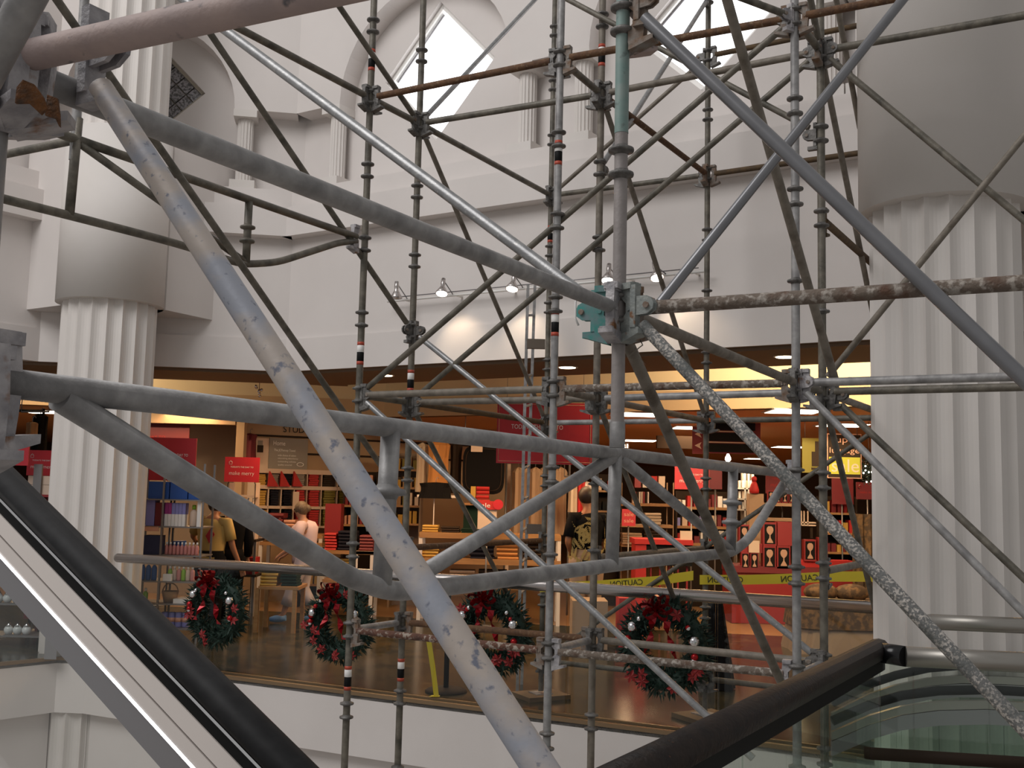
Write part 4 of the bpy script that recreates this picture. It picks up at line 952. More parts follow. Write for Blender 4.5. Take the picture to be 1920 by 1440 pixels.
for i in range(2):
    c = Vector((a.x+w_*.08, Y-.018, a.z+h*(.18+.26*i))); s_ = w_*.05; MB().prism([c+Vector((-s_, 0, 0)), c+Vector((s_, 0, s_)), c+Vector((s_*.5, 0, 0)), c+Vector((s_, 0, -s_))], (0, -.006, 0)).build('arrow', m['cartonpale'], o)
for s_ in (.2, .9): MB().cyl((a.x+s_*w_, Y+.02, b.z), (a.x+s_*w_, Y+.02, 2.97), .006, seg=6).build('hanger', m['shelfmetal'], o)
item('ceiling_baffle', 1232, 818, 1300, 840, 17.5, .1, 'darkbrown', 'dark brown hanging panel left of the directory board', 'sign')
# studio wall: letters, posters, cubbies
def on_wall(x, y, d=.0):
    p, q = Vector(XY(447, 17.0)), Vector(XY(955, 19.5)); t = (q-p).normalized(); n = Vector((t.y, -t.x, 0)); r = WP(x, y, p+n*d, n); return r, t, n
def wall_panel(name, x0, y0, x1, y1, d, th, mt, parent=None, label=None, cat=None, group=None):
    a, t, n = on_wall(x0, y1, d); b, _, _ = on_wall(x1, y0, d); b2 = Vector((b.x, b.y, a.z)); h = b.z-a.z
    o = MB().prism([a, b2, b2-n*th, a-n*th], (0, 0, h)).build(name, m[mt], parent)
    if label: tag(o, label, cat, group)
    return o, a, b2, h, t, n
def wall_text(parent, txt, x, y, wpx, hpx, d, mt):
    c, t, n = on_wall(x, y, d); s_ = 17.8/2000; R = Matrix((t, -n, Vector((0, 0, 1)))).transposed().to_4x4(); R.translation = c
    return link('lettering', text_mesh(txt, width=wpx*s_, height=hpx*s_), parent, R, m[mt])
o = thing('wall_letters', on_wall(531, 812, .03)[0], 'black STUDIO letters high on the tan wall behind the big tube', 'lettering'); wall_text(o, 'STUDIO', 560, 806, 58, 11, .035, 'black')
r_ = on_wall(540, 884, .1)[0]; o = thing('wall_poster', r_, 'grey towel poster with white lettering on the lit tan wall', 'poster')
wall_panel('board', 503, 824, 578, 885, .12, .02, 'grey', o)
for txt, x, y, wp, hp in (('Home', 524, 831, 22, 8), ('The JCPenney Towel', 534, 845, 40, 5.5), ('wide choice of colors', 538, 854, 34, 3.4), ('astonishing absorbency', 540, 860, 38, 3.4), ('outstanding softness', 538, 866, 34, 3.4), ('quality assured', 534, 872, 26, 3.4)): wall_text(o, txt, x, y, wp, hp, .125, 'white')
c, t, n = on_wall(563, 871, .125); R = Matrix((t, -n, Vector((0, 0, 1)))).transposed().to_4x4(); R.translation = c
link('oval_emblem', MB().path([(.055*math.cos(2*math.pi*i/20), 0, .03*math.sin(2*math.pi*i/20)) for i in range(20)], .005, 6, closed=True).mesh('oval_emblem'), o, R, m['white'])
o = thing('wall_poster', on_wall(490, 880, .1)[0], 'pale portrait poster left of the grey towel poster', 'poster'); wall_panel('board', 478, 822, 505, 880, .1, .015, 'cartonpale', o); wall_panel('head_shape', 483, 826, 493, 842, .105, .004, 'grey', o); wall_panel('dark_silhouette', 482, 835, 494, 848, .108, .004, 'darkbrown', o)  # printed portrait: grey head and dark hair silhouette as flat shapes
cb, *_ = wall_panel('body', 476, 884, 664, 990, -.02, .02, 'wood'); cb.name = 'cubby_back'
root = thing('cubby_shelving', on_wall(570, 990, .35)[0], 'wooden cubby shelving full of folded towels below the towel poster', 'shelving')
cb.parent = root; cb.location = -root.location
cxs = [476, 503, 527, 551, 575, 602, 632, 664]; cys = [885, 915, 952, 988]
for x in cxs: wall_panel('divider', x-1.5, 885, x+1.5, 990, .35, .35, 'cartonpale', root)
for y in cys: wall_panel('shelf', 476, y-1.2, 664, y+1.2, .35, .35, 'cartonpale', root)
cc = ['goldcloth', 'grey', 'navycloth', 'grey', 'redcloth', 'darkbrown', 'limedark', 'greencloth']
nm_ = {'goldcloth': 'gold', 'grey': 'grey', 'navycloth': 'navy', 'redcloth': 'red', 'darkbrown': 'brown', 'limedark': 'olive', 'greencloth': 'dark green'}
rows_ = ['top', 'middle', 'bottom']
for i in range(7):
    for j in range(3):
        mt = cc[(i+(j > 0)*(i % 2)) % 8]; mb = MB(); nT = 7; y0, y1 = cys[j]+4, cys[j+1]-1.5
        a, t, n = on_wall(cxs[i]+3, y1, .33); b, _, _ = on_wall(cxs[i+1]-3, y0, .33); h = (b.z-a.z)/nT; L_ = (Vector((b.x, b.y, 0))-Vector((a.x, a.y, 0))).length
        for k in range(nT):
            z = a.z+h*k; q = a+t*random.uniform(0, .02); q.z = z
            mb.prism([q, q+t*(L_-.02), q+t*(L_-.02)-n*.24, q-n*.24], (0, 0, h*.84))
        tag(mb.build('towel_stack', m[mt]), f'{nm_[mt]} folded towels, {rows_[j]} row, cubby {["one", "two", "three", "four", "five", "six", "seven"][i]} from the left', 'towels', 'towel stacks in the cubbies')
for i, x in enumerate((503, 525, 549)):
    a, t, n = on_wall(x, 912, .42); s_ = .17; c_ = MB().prism([a, a+t*s_, a+t*.02+Vector((0, 0, .24))], -n*.06)
    tag(c_.build('pennant_card', m['redcloth']), f'{["left", "middle", "right"][i]} of three red pointed sale cards on the cubbies', 'sign card', 'pointed sale cards')
item('price_card', 548, 922, 561, 957, 16.9, .02, 'cartonpale', 'blank tan card hanging in front of the cubbies', 'sign card')
# dark red hanging garments on the wall
def garment(x0, y0, x1, y1, Y, mt, label, n=4, group=None, dep=.45):
    a, b = W(x0, y1, Y), W(x1, y0, Y); o = thing('hanging_garment', ((a.x+b.x)/2, Y, a.z), label, 'garment', group); w_ = b.x-a.x; h = b.z-a.z; cx = (a.x+b.x)/2
    mb = MB(); N = 24; R_ = []
    for i, (f, wd) in enumerate(((1, .10), (.97, .38), (.92, .52), (.7, .46), (.35, .47), (0, .52))):
        z = a.z+h*f; R_.append([Vector((cx+wd*w_*(math.cos(q)*(1+.08*math.sin(7*q+i))), Y+.12+.10*math.sin(q)*(.5 if f > .95 else 1)*(1+.25*math.sin(5*q)), z)) for q in [2*math.pi*k/N for k in range(N)]])
    for i in range(len(R_)-1):
        for k in range(N): mb.poly([R_[i][k], R_[i][(k+1) % N], R_[i+1][(k+1) % N], R_[i+1][k]], True)
    mb.poly(R_[0][::-1]); mb.poly(R_[-1]); mb.build('cloth', m[mt], o)
    mb = MB(); z = b.z; mb.path([(cx, Y+.12, z-.02), (cx, Y+.12, z+.05), (cx+.025, Y+.12, z+.08), (cx+.04, Y+.12, z+.05)], .005, 6); mb.build('hanger', m['shelfmetal'], o)
    return o
garment(451, 812, 478, 858, 16.85, 'maroon', 'dark red garment hanging left of the portrait poster')
garment(50, 775, 82, 850, 13.6, 'blackcloth', 'black garment hanging behind the red signs at far left')
garment(42, 790, 62, 825, 13.4, 'wicker', 'brown fabric piece hanging behind the left edge coupler')
rk = thing('garment_rack', W(78, 1000, 13.7), 'black garment rack behind the red signs at far left', 'clothing rack'); p = W(80, 800, 13.72)
MB().cyl((p.x, p.y, 0), (p.x, p.y, 2.75), .018, seg=8).build('upright', m['black'], rk); q = W(25, 763, 13.72); MB().cyl((q.x, p.y, 2.72), (p.x, p.y, 2.72), .018, seg=8).build('bar', m['black'], rk)
# metal shelf by the left column ---------------------------------------
Ys = 12.55; zs = [zpx(330, y, Ys) for y in (1178, 1132, 1090, 1041, 987, 936)]; xa, xb = W(250, 1000, Ys).x, W(378, 1000, Ys).x
sh = thing('shelf_unit', (xa, Ys, 0), 'grey metal shelf of bottles and boxes right of the left column', 'shelving')
for x in (W(303, 1000, Ys).x, xb, xa):
    for dy in (0, .42): MB().box((x, Ys+dy, zpx(303, 868, Ys)/2), (.022, .022, zpx(303, 868, Ys))).build('upright', m['shelfmetal'], sh)
for z in zs: MB().box(((xa+xb)/2, Ys+.21, z-.009), (xb-xa+.04, .46, .016)).build('shelf', m['shelfmetal'], sh)
def onshelf(name, x0, x1, h, lvl, mt, label, cat, group=None, dy=.03, dep=.18, rz=None):
    a, b = W(x0, 1000, Ys).x, W(x1, 1000, Ys).x; z = zs[lvl]
    mb = MB(); mb.box(((a+b)/2, Ys+dy+dep/2, z+h/2), (b-a, dep, h)); return tag(mb.build(name, m[mt]), label, cat, group)
for x0, x1, lb in ((272, 311, 'left of three blue storage boxes on the metal shelf top'), (313, 346, 'middle of three blue storage boxes on the metal shelf top'), (348, 376, 'right of three blue storage boxes on the metal shelf top')):
    o = onshelf('storage_box', x0, x1, .20, 5, 'blue', lb, 'box', 'blue boxes on the top shelf', dep=.30)
onshelf('gift_pack', 270, 286, .30, 4, 'lilac', 'dark blue lilac pack leaning at the left of the upper shelf', 'box'); onshelf('gift_pack', 287, 302, .27, 4, 'maroon', 'wine coloured pack behind the left shelf upright', 'box')
for i in range(6):
    x = 305+i*6.6; o = thing('bath_pack', (W(x, 1000, Ys).x, Ys, zs[4]), 'slim purple and white pack in the row on the upper shelf', 'box', 'slim packs on the upper shelf')
    w_ = 6*Ys/2000; xx = W(x+3, 1000, Ys).x; MB().box((xx, Ys+.09, zs[4]+.07), (w_, .12, .14)).build('lower_half', m['white'], o); MB().box((xx, Ys+.09, zs[4]+.205), (w_, .12, .13)).build('upper_half', m['magenta' if i < 2 else 'lilac'], o)
def bottle(xp, lvl, h, r, mt, cap, label, group, name='bottle', Y0=None, z=None):
    x = W(xp, 1000, Ys).x; Y_ = Ys+.10 if Y0 is None else Y0
    if Y0 is not None: x = W(xp, 1000, Y0).x
    z = zs[lvl] if z is None else z; o = thing(name, (x, Y_, z), label, 'bottle', group)
    MB().lathe((x, Y_, z), [(r*.9, 0), (r, .01), (r, h*.62), (r*.75, h*.72), (r*.35, h*.78), (r*.35, h*.82)], 14).build('body', m[mt], o); MB().lathe((x, Y_, z+h*.8), [(r*.5, 0), (r*.5, h*.2)], 12).build('cap', m[cap], o); return o
bottle(357, 4, .25, .045, 'cartonpale', 'green', 'tall bottle with lime green cap on the upper shelf', None); onshelf('gift_pack', 366, 373, .30, 4, 'white', 'narrow white pack beside the right shelf upright', 'box', dep=.1)
o = onshelf('gift_pack', 268, 300, .22, 3, 'navy', 'dark navy boxed set on the second shelf, left', 'box'); onshelf('gift_pack', 313, 330, .15, 3, 'blue', 'small blue box at the back of the second shelf', 'box', dy=.24)
for i in range(9): bottle(309+i*7.2, 3, .145, .021, 'pinkbottle', 'white', 'small pink bottle in the row on the second shelf', 'pink bottles on the second shelf')
for i in range(3): bottle(266+i*11, 2, .22, .032, 'blue', 'white', 'blue bottle on the third shelf left of the upright', 'blue bottles on the third shelf')
for i in range(6): bottle(318+i*8.5, 2, .17, .026, ['green', 'cartonpale', 'pinkbottle'][i % 3], 'white', ['green jar on the third shelf', 'pale jar on the third shelf', 'pink jar on the third shelf'][i % 3], 'jars on the third shelf', name='jar')
onshelf('gift_pack', 310, 326, .08, 2, 'white', 'low white box at the front of the third shelf', 'box', dy=.0, dep=.06)
x = W(318, 1000, Ys).x; bk = thing('basket', (x, Ys+.15, zs[1]), 'small wicker basket on the lower shelf', 'basket'); MB().lathe((x, Ys+.15, zs[1]), [(.07, 0), (.10, .13), (.09, .13), (.065, .01)], 18).build('body', m['wicker'], bk); MB().path([Vector((x+.09*math.cos(q), Ys+.15, zs[1]+.12+.10*math.sin(q))) for q in [math.pi*i/10 for i in range(11)]], .007, 6).build('handle', m['wicker'], bk)
bottle(274, 1, .16, .03, 'green', 'white', 'green bottle on the lower shelf left end', None); onshelf('tray', 330, 375, .05, 1, 'white', 'stack of white trays on the lower shelf', 'tray', dep=.3)
for i in range(4):
    x = W(312+i*13, 1000, Ys).x; o = thing('paper_roll_pack', (x, Ys+.12, zs[0]), 'blue wrapped roll in the row on the bottom shelf', 'roll', 'blue rolls on the bottom shelf'); MB().lathe((x, Ys+.12, zs[0]), [(.036, 0), (.04, .01), (.04, .16), (.036, .17)], 14).build('wrap', m['lilac'], o); MB().lathe((x, Ys+.12, zs[0]+.06), [(.0408, 0), (.0408, .05)], 14).build('label_band', m['salmon'], o)
onshelf('price_card', 266, 298, .055, 4, 'salmon', 'salmon price card on the upper shelf edge', 'sign card', dy=-.02, dep=.01).location.z -= .06
# small bottle rack under the red sign
Y = 14.95; rz_ = zpx(450, 962, Y); rk = thing('bottle_rack', W(450, 1010, Y), 'small white rack of dark bottles under a red sign', 'display rack')
for y in (962, 975, 930): pbox(MB(), 428, y-1.5, 478, y+1.5, Y, .2).build('shelf', m['cartonpale'], rk)
for x in (429, 477): pbox(MB(), x-1.5, 905, x+1.5, 1156, Y+.19, .02).build('upright', m['cartonpale'], rk)
for i in range(5): bottle(434+i*9.5, 0, .20, .026, 'black' if i % 2 else 'cartonpale', 'white', ['pale bottle in the small white rack', 'black bottle in the small white rack'][i % 2], 'bottles in the small white rack', Y0=Y+.1, z=zpx(450, 960.5, Y))
# cartons and red boxes right of the shelf
ct = thing('display_table', W(455, 1160, 14.4), 'low dark display with pale cartons and red boxes beside the yellow shirt person', 'display'); pbox(MB(), 425, 1012, 480, 1015, 14.4, .5).build('top', m['darkbrown'], ct)
for x in (426, 479):
    for Y_ in (14.42, 14.86): a = W(x, 1000, Y_); MB().box((a.x, Y_, zpx(450, 1013, 14.4)/2), (.03, .03, zpx(450, 1013, 14.4))).build('leg', m['shelfmetal'], ct)
pbox(MB(), 425, 1078, 480, 1081, 14.4, .5).build('shelf', m['darkbrown'], ct)
for i in range(4): item('carton', 428+i*13, 985, 440+i*13, 1011.5, 14.5, .2, 'cartonpale', ['first', 'second', 'third', 'fourth'][i]+' pale upright carton from the left above the red boxes', 'box', 'pale cartons in a row')
for i in range(2): item('flat_box', 428+i*3, 1046+i*16, 478-i*2, 1060+i*16, 14.45, .3, 'redbox' if i else 'redcloth', ['upper flat red box under the pale cartons', 'lower flat red box under the pale cartons'][i], 'box', 'flat red boxes')
# folded stock tables
def fold_stack(x0, y0, x1, y1, Y, mt, label, n=5, dep=.32, group=None):
    mb = MB(); a, b = W(x0, y1, Y), W(x1, y0, Y); h = (b.z-a.z)/n
    for k in range(n):
        jx = random.uniform(-.012, .012); r = h*.42; z = a.z+h*(k+.5); p0 = (a.x+jx, Y+.02, z); w_ = b.x-a.x
        prof = [(-r*.6, -r), (dep*.9, -r), (dep*.9, r), (-r*.6, r), (-r*1.3, 0)]
        mb.prism([Vector((a.x+jx, Y+.05+u, z+v)) for u, v in prof], (w_, 0, 0))
    return tag(mb.build('folded_stack', m[mt]), label, 'folded goods', group)
def table(x0, x1, ytops, Y, ybase, label, mt='wood', dep=.6, legmt='whitepaint'):
    o = thing('display_table', W((x0+x1)/2, ybase, Y), label, 'table'); zt = None; o.location.z = 0
    for y in ytops: pbox(MB(), x0, y, x1, y+4, Y, dep).build('shelf', m[mt], o)
    for x in (x0+3, x1-3):
        for Y_ in (Y+.03, Y+dep-.03):
            a = W(x, 1000, Y); zt = zpx(x, ytops[0]+2, Y); MB().box((a.x, Y_, zt/2), (.05, .05, zt)).build('leg', m[legmt], o)
    return o
table(484, 560, (1101,), 13.6, 1146, 'low wooden table of gold and dark towels beside the first wreath', legmt='wood')
fold_stack(487, 1062, 520, 1100, 13.65, 'goldcloth', 'gold folded towels on the low table, left stack', 6); fold_stack(524, 1072, 556, 1100, 13.65, 'greencloth', 'dark green folded towels on the low table, right stack', 5)
table(604, 702, (1034, 1088), 15.2, 1140, 'two level wooden table of red and gold folded goods behind the second wreath')
fold_stack(607, 1000, 630, 1033, 15.25, 'redcloth', 'red folded sweaters on the table behind the second wreath', 6); fold_stack(633, 996, 668, 1033, 15.25, 'navycloth', 'black folded sweaters on the table behind the second wreath', 6); fold_stack(672, 1004, 698, 1033, 15.25, 'maroon', 'wine folded sweaters on the table behind the second wreath', 5)
fold_stack(622, 1048, 656, 1087, 15.25, 'goldcloth', 'gold folded cloths on the lower level behind the second wreath', 8); fr_ = thing('picture_frame', W(686, 1088, 15.2), 'white empty picture frame standing on the lower table level', 'picture frame')
for q in ((666, 1036, 671, 1084), (701, 1036, 706, 1084), (666, 1034, 706, 1039), (666, 1083, 706, 1088)): pbox(MB(), *q, 15.2, .03).build('frame_side', m['whitepaint'], fr_)
table(486, 604, (1003, 1018), 16.0, 1120, 'dark wooden counter behind the lavender clad person', mt='wood'); fold_stack(498, 962, 530, 1002, 16.05, 'maroon', 'wine box shaped stack on the dark counter', 4); fold_stack(531, 975, 553, 995, 16.05, 'salmon', 'salmon folded towels on the dark counter', 3); item('crate', 608, 945, 640, 1002, 16.2, .3, 'redbox', 'red boxed goods on the counter behind the tan tube', 'box')
table(786, 1052, (1004, 1052, 1098), 15.0, 1150, 'long three level wooden table of sweaters in the store middle')
for x0, y0, x1, y1, mt, lb in ((792, 985, 822, 1003, 'goldcloth', 'olive gold sweaters at the left end of the long table'), (826, 988, 860, 1003, 'darkbrown', 'brown sweaters on the long table top'), (864, 992, 905, 1003, 'greencloth', 'dark green sweaters on the long table top'), (925, 994, 958, 1003, 'orangecloth', 'orange sweaters on the long table top'),
                               (786, 1028, 822, 1051, 'goldcloth', 'gold sweaters on the middle level, left end'), (880, 1020, 926, 1051, 'navycloth', 'navy sweaters on the middle level'), (932, 1020, 972, 1051, 'orangecloth', 'orange sweaters on the middle level'), (980, 1024, 1040, 1051, 'darkbrown', 'brown sweaters on the middle level, right end'),
                               (842, 1070, 890, 1097, 'tancloth', 'tan sweaters on the lowest level, left'), (896, 1070, 950, 1097, 'darkbrown', 'brown sweaters on the lowest level, middle'), (960, 1072, 1020, 1097, 'tancloth', 'tan sweaters on the lowest level, right')):
    fold_stack(x0, y0, x1, y1, 15.05, mt, lb, 4)
# racks, bags and hanging goods in the middle
ra = thing('garment_rack', W(812, 1003, 15.3), 'white T shaped garment stand on the long table', 'clothing rack')
pbox(MB(), 811, 930, 815, 1004, 15.3, .04).build('post', m['whitepaint'], ra); pbox(MB(), 782, 929, 858, 932, 15.3, .03).build('bar', m['whitepaint'], ra); pbox(MB(), 807, 927, 819, 934, 15.29, .05).build('clamp', m['whitepaint'], ra)
garment(800, 826, 842, 932, 15.8, 'orangecloth', 'orange jacket hanging behind the silver brace'); garment(778, 830, 802, 922, 16.0, 'creamcloth', 'cream garment hanging left of the orange jacket'); garment(842, 828, 866, 925, 16.0, 'darkbrown', 'brown garment hanging right of the orange jacket')
garment(786, 905, 846, 934, 15.18, 'blackcloth', 'short black garment above the white T stand')
def bag(x0, y0, x1, y1, Y, mt, label):
    a, b = W(x0, y1, Y), W(x1, y0, Y); w_, h = (b.x-a.x)/2, (b.z-a.z)/2; c = Vector(((a.x+b.x)/2, Y, (a.z+b.z)/2)); o = thing('suitcase', (c.x, Y, a.z), label, 'suitcase')
    pts = []
    for i in range(28):
        q = 2*math.pi*i/28; cx_, sz_ = math.cos(q), math.sin(q); pts.append(c+Vector((w_*math.copysign(abs(cx_)**.45, cx_), 0, h*math.copysign(abs(sz_)**.45, sz_))))
    MB().prism(pts, (0, .25, 0), True).build('shell', m[mt], o)
    MB().path([p_+Vector((0, -.005, 0)) for p_ in [c+(q-c)*.86 for q in pts]], .008, 6, closed=True).build('piping', m['darkbrown'], o)
    MB().path([Vector((c.x+.3*w_*math.cos(q), Y+.12, b.z+.05*math.sin(q))) for q in [math.pi*i/8 for i in range(9)]], .012, 6).build('handle', m['black'], o); return o
bag(866, 836, 947, 926, 15.9, 'blackcloth', 'large black soft suitcase displayed beside the biggest red sign'); item('price_card', 883, 834, 905, 847, 15.85, .01, 'cartonpale', 'small pale price card at the top of the black suitcase', 'sign card')
bd = thing('display_shelf', W(905, 945, 15.5), 'small rounded display shelf of red sweaters under the black suitcase', 'display'); pbox(MB(), 868, 944, 920, 947, 15.5, .3).build('shelf', m['wood'], bd); pbox(MB(), 868, 947, 920, 1004, 15.6, .2).build('pedestal', m['greencloth'], bd); pbox(MB(), 882, 912, 892, 945, 15.5, .25).build('side', m['goldcloth'], bd)
fold_stack(893, 912, 918, 944, 15.52, 'redcloth', 'red sweaters on the small rounded shelf', 4)
o = sign(895, 942, 932, 992, 14.7, 'small pale sign with red sale heading under the silver brace', mt='cartonpale', icon=False, lines=(), stand='floor', group='small sale cards'); a, b = W(895, 955, 14.69), W(938, 940, 14.69)
MB().box(((a.x+b.x)/2, 14.685, (a.z+b.z)/2), (b.x-a.x, .012, b.z-a.z)).build('heading', m['redcloth'], o); lettering(o, 'sale', Vector(((a.x+b.x)/2-.06, 14.676, (a.z+b.z)/2)), .16, .06, 'white'); c = W(934, 946, 14.66); MB().lathe((c.x, 14.68, c.z), [(.07, 0), (.07, .01)], 18, (0, -1, 0)).build('round_tag', m['red'], o)
for i in range(6): garment(958+i*16, 876, 984+i*16, 1003, 16.2+.12*(i % 2), 'tancloth', ['first', 'second', 'third', 'fourth', 'fifth', 'sixth'][i]+' long tan garment from the left under the biggest red sign', group='tan garments under the big sign')
rr = thing('garment_rack', W(1010, 1010, 16.4), 'rail of tan garments under the biggest red sign', 'clothing rack'); p, q = W(950, 868, 16.4), W(1068, 870, 16.4); MB().cyl(p, q, .014, seg=8).build('bar', m['shelfmetal'], rr)
for e in (p, q): MB().cyl((e.x, e.y, 0), e, .016, seg=8).build('upright', m['shelfmetal'], rr)
item('slat_panel', 945, 868, 958, 1142, 16.9, .05, 'cartonpale', 'narrow pale slatted panel between suitcase and tan garments', 'panel')
for i, (x, mt, lb) in enumerate(((1066, 'creamcloth', 'cream garment left of the leaf print shirt'), (1080, 'redcloth', 'red garment behind the head of the leaf print shirt person'), (1092, 'whitepaint', 'white garment behind the leaf print shirt person'))): garment(x, 895+4*i, x+18, 960, 15.6+.1*i, mt, lb)
for x0, x1, yb, Y_, lb in ((770, 872, 824, 15.95, 'ceiling hung rail of jackets left of the black suitcase'), (1058, 1118, 893, 15.75, 'ceiling hung rail of garments behind the leaf print shirt'), (40, 92, 772, 13.7, 'ceiling hung rail of dark garments at far left')):
    p, q = W(x0, yb, Y_), W(x1, yb, Y_); o = thing('garment_rail', p, lb, 'clothing rack'); MB().cyl(p, q, .012, seg=8).build('bar', m['shelfmetal'], o)
    for e in (p, q): MB().cyl(e, (e.x, e.y, 2.97), .006, seg=6).build('hanger_rod', m['shelfmetal'], o)
# far shelves behind the central standard
sb = thing('shelf_unit', W(1210, 1050, 17.0), 'wooden shelf of books and red goods right of the near grey post', 'shelving')
for y in (945, 985, 1022): pbox(MB(), 1165, y, 1262, y+3, 17.0, .4).build('shelf', m['wood'], sb)
for x in (1165, 1262, 1250): pbox(MB(), x-2, 905, x+2, 1143, 17.38, .02).build('upright', m['tancloth'], sb)
for i in range(8): item('book', 1186+i*4, 922, 1189+i*4, 944, 17.05, .14, ['cartonpale', 'redbox', 'darkbrown', 'whitepaint'][i % 4], ['pale book', 'red book', 'brown book', 'white book'][i % 4]+' in the row right of the near grey post', 'book', 'books on the far shelf')
for i in range(4): item('gift_box', 1190+i*15, 893, 1202+i*15, 914, 17.4, .15, ['redbox', 'whitepaint', 'redcloth', 'cartonpale'][i], ['dark red box', 'white box', 'bright red box', 'tan box'][i]+' on the far shelf top behind the diagonal truss tube', 'box', 'boxes on the far shelf top')
sign(1166, 955, 1192, 986, 16.4, 'small red double sale card right of the near grey post', lines=(('sale', .5, .70, .7, .22), ('sale', .5, .32, .7, .22)), icon=False, stand='floor', dark='salmon', group='small sale cards')
fold_stack(1168, 1000, 1205, 1021, 16.9, 'tancloth', 'tan towels stacked right of the near grey post', 5); fold_stack(1208, 996, 1250, 1021, 16.9, 'darkbrown', 'brown towels stacked on the far shelf', 5); fold_stack(1210, 962, 1240, 984, 16.9, 'creamcloth', 'cream towels on the far shelf', 4)
rt = thing('counter', W(1240, 1160, 14.6), 'red topped counter with black side behind the caution tape', 'counter'); rt.location.z = 0
pbox(MB(), 1190, 1013, 1300, 1020, 14.6, .6).build('top', m['redcloth'], rt); pbox(MB(), 1190, 1020, 1212, 1181, 14.62, .5).build('side', m['redcloth'], rt); pbox(MB(), 1212, 1020, 1298, 1060, 14.64, .5).build('front', m['black'], rt)
for i in range(5): pbox(MB(), 1218+i*17, 1060, 1222+i*17, 1179, 14.7, .04).build('slat', m['redbox'], rt)
item('display_carton', 1276, 996, 1298, 1013, 14.65, .05, 'cartonpale', 'white sign card on the red topped counter', 'sign card')
# lit white shelves and figurine
ls = thing('shelf_unit', W(1410, 955, 19.0), 'brightly lit white shelves beyond the truss post', 'shelving')
for x in (1381, 1397, 1404, 1412): pbox(MB(), x-1.5, 878, x+1.5, 1127, 19.0, .3).build('upright', m['whitepaint'], ls)
for y in (915, 935, 955): pbox(MB(), 1381, y, 1412, y+2, 19.0, .3).build('shelf', m['whitepaint'], ls)
area('shelf_lamp', W(1396, 880, 18.9), W(1396, 950, 19.2), .4, 9, (1, .8, .5))
k = 0
for y in (914, 934, 954):
    for i in range(4):
        x = 1385+i*7; o = item('ornament_box', x, y-13, x+4, y, 19.05, .1, 'white' if (i+k) % 2 else 'cartonpale', ['white', 'pale'][0 if (i+k) % 2 else 1]+' small box on the brightly lit shelves', 'box', 'small boxes on the lit shelves')
    k += 1
c = W(1414, 925, 16.6); o = thing('figurine', c-Vector((0, 0, .02)), 'red figurine standing on a pale case beside the lit shelves', 'figurine'); MB().lathe(c, [(.07, 0), (.075, .05), (.05, .14), (.03, .18)], 14).build('body', m['redcloth'], o); MB().ball(c+Vector((0, 0, .22)), .045, 12, 8).build('head', m['redcloth'], o)
item('display_case', 1405, 926, 1432, 1153, 16.6, .2, 'tancloth', 'pale case under the red figurine', 'display'); 
# goblet gift boxes on a red draped table
gt = thing('gift_table', W(1440, 1165, 15.8), 'table draped in red cloth under the goblet gift boxes', 'table'); gt.location.z = 0
pbox(MB(), 1372, 1072, 1600, 1168, 15.85, .7).build('cloth', m['redbox'], gt); pbox(MB(), 1372, 1066, 1600, 1073, 15.8, .75).build('top', m['maroon'], gt)
def gobletbox(x0, y0, x1, y1, Y, label, kind=0):
    a, b = W(x0, y1, Y), W(x1, y0, Y); w_, h = b.x-a.x, b.z-a.z; cx = (a.x+b.x)/2; o = thing('gift_box', (cx, Y, a.z), label, 'gift box', 'goblet gift boxes')
    MB().box((cx, Y+w_*.4, (a.z+b.z)/2), (w_, w_*.8, h)).build('carton', m['redbox'], o); MB().box((cx, Y-.003, (a.z+b.z)/2), (w_*.80, .006, h*.84)).build('window_print', m['black'], o)
    pr = [(.0, -.38), (.24, -.38), (.22, -.32), (.05, -.16), (.04, -.04), (.20, .06), (.26, .16), (.24, .26), (.12, .34), (.0, .34)]
    pts = [Vector((cx+u*w_, Y-.0065, (a.z+b.z)/2+v*h)) for u, v in pr]+[Vector((cx-u*w_, Y-.0065, (a.z+b.z)/2+v*h)) for u, v in pr[::-1][1:-1]]
    mb = MB(); n = len(pr)
    for (u, v), (u2, v2) in zip(pr[:-1], pr[1:]):
        q = [(-u, v), (u, v), (u2, v2), (-u2, v2)]; q = [t for i, t in enumerate(q) if i == 0 or (abs(t[0]-q[i-1][0])+abs(t[1]-q[i-1][1])) > 1e-6]
        if len(q) >= 3 and abs(v-v2) > 1e-6: mb.poly([Vector((cx+s_*w_, Y-.0075, (a.z+b.z)/2+t*h)) for s_, t in q])
    mb.build('goblet_print', m['goblet'], o); return o
for i, (x0, y0, x1, y1, lb) in enumerate(((1390, 1036, 1405, 1066, 'leftmost small goblet box on the red table'), (1407, 1036, 1422, 1066, 'second small goblet box on the red table'), (1431, 1024, 1455, 1066, 'large goblet box, lower row, left'), (1457, 1024, 1482, 1066, 'large goblet box, lower row, right'),
                                          (1386, 984, 1405, 1020, 'goblet box in upper row behind the truss post'), (1431, 980, 1456, 1023, 'large goblet box in the upper row'), (1534, 1008, 1552, 1052, 'round goblet box between the two right standards'), (1508, 1012, 1530, 1052, 'goblet box left of the right rear standard'))):
    gobletbox(x0, y0, x1, y1, 15.8, lb)
item('gift_box', 1458, 979, 1486, 1023, 15.8, .2, 'redbox', 'plain dark red gift box beside the large goblet box', 'gift box'); item('price_card', 1404, 1014, 1424, 1036, 15.79, .01, 'cartonpale', 'pale price card between goblet boxes', 'sign card')
item('crate', 1386, 1020, 1430, 1036, 15.85, .2, 'redbox', 'low red box under the upper left goblet box', 'gift box'); item('crate', 1500, 1052, 1600, 1066, 15.85, .3, 'redcloth', 'bright red long box under the round goblet box', 'gift box')
us = thing('shelf_unit', W(1470, 965, 16.8), 'red shelf of goblet boxes above the gift table', 'shelving')
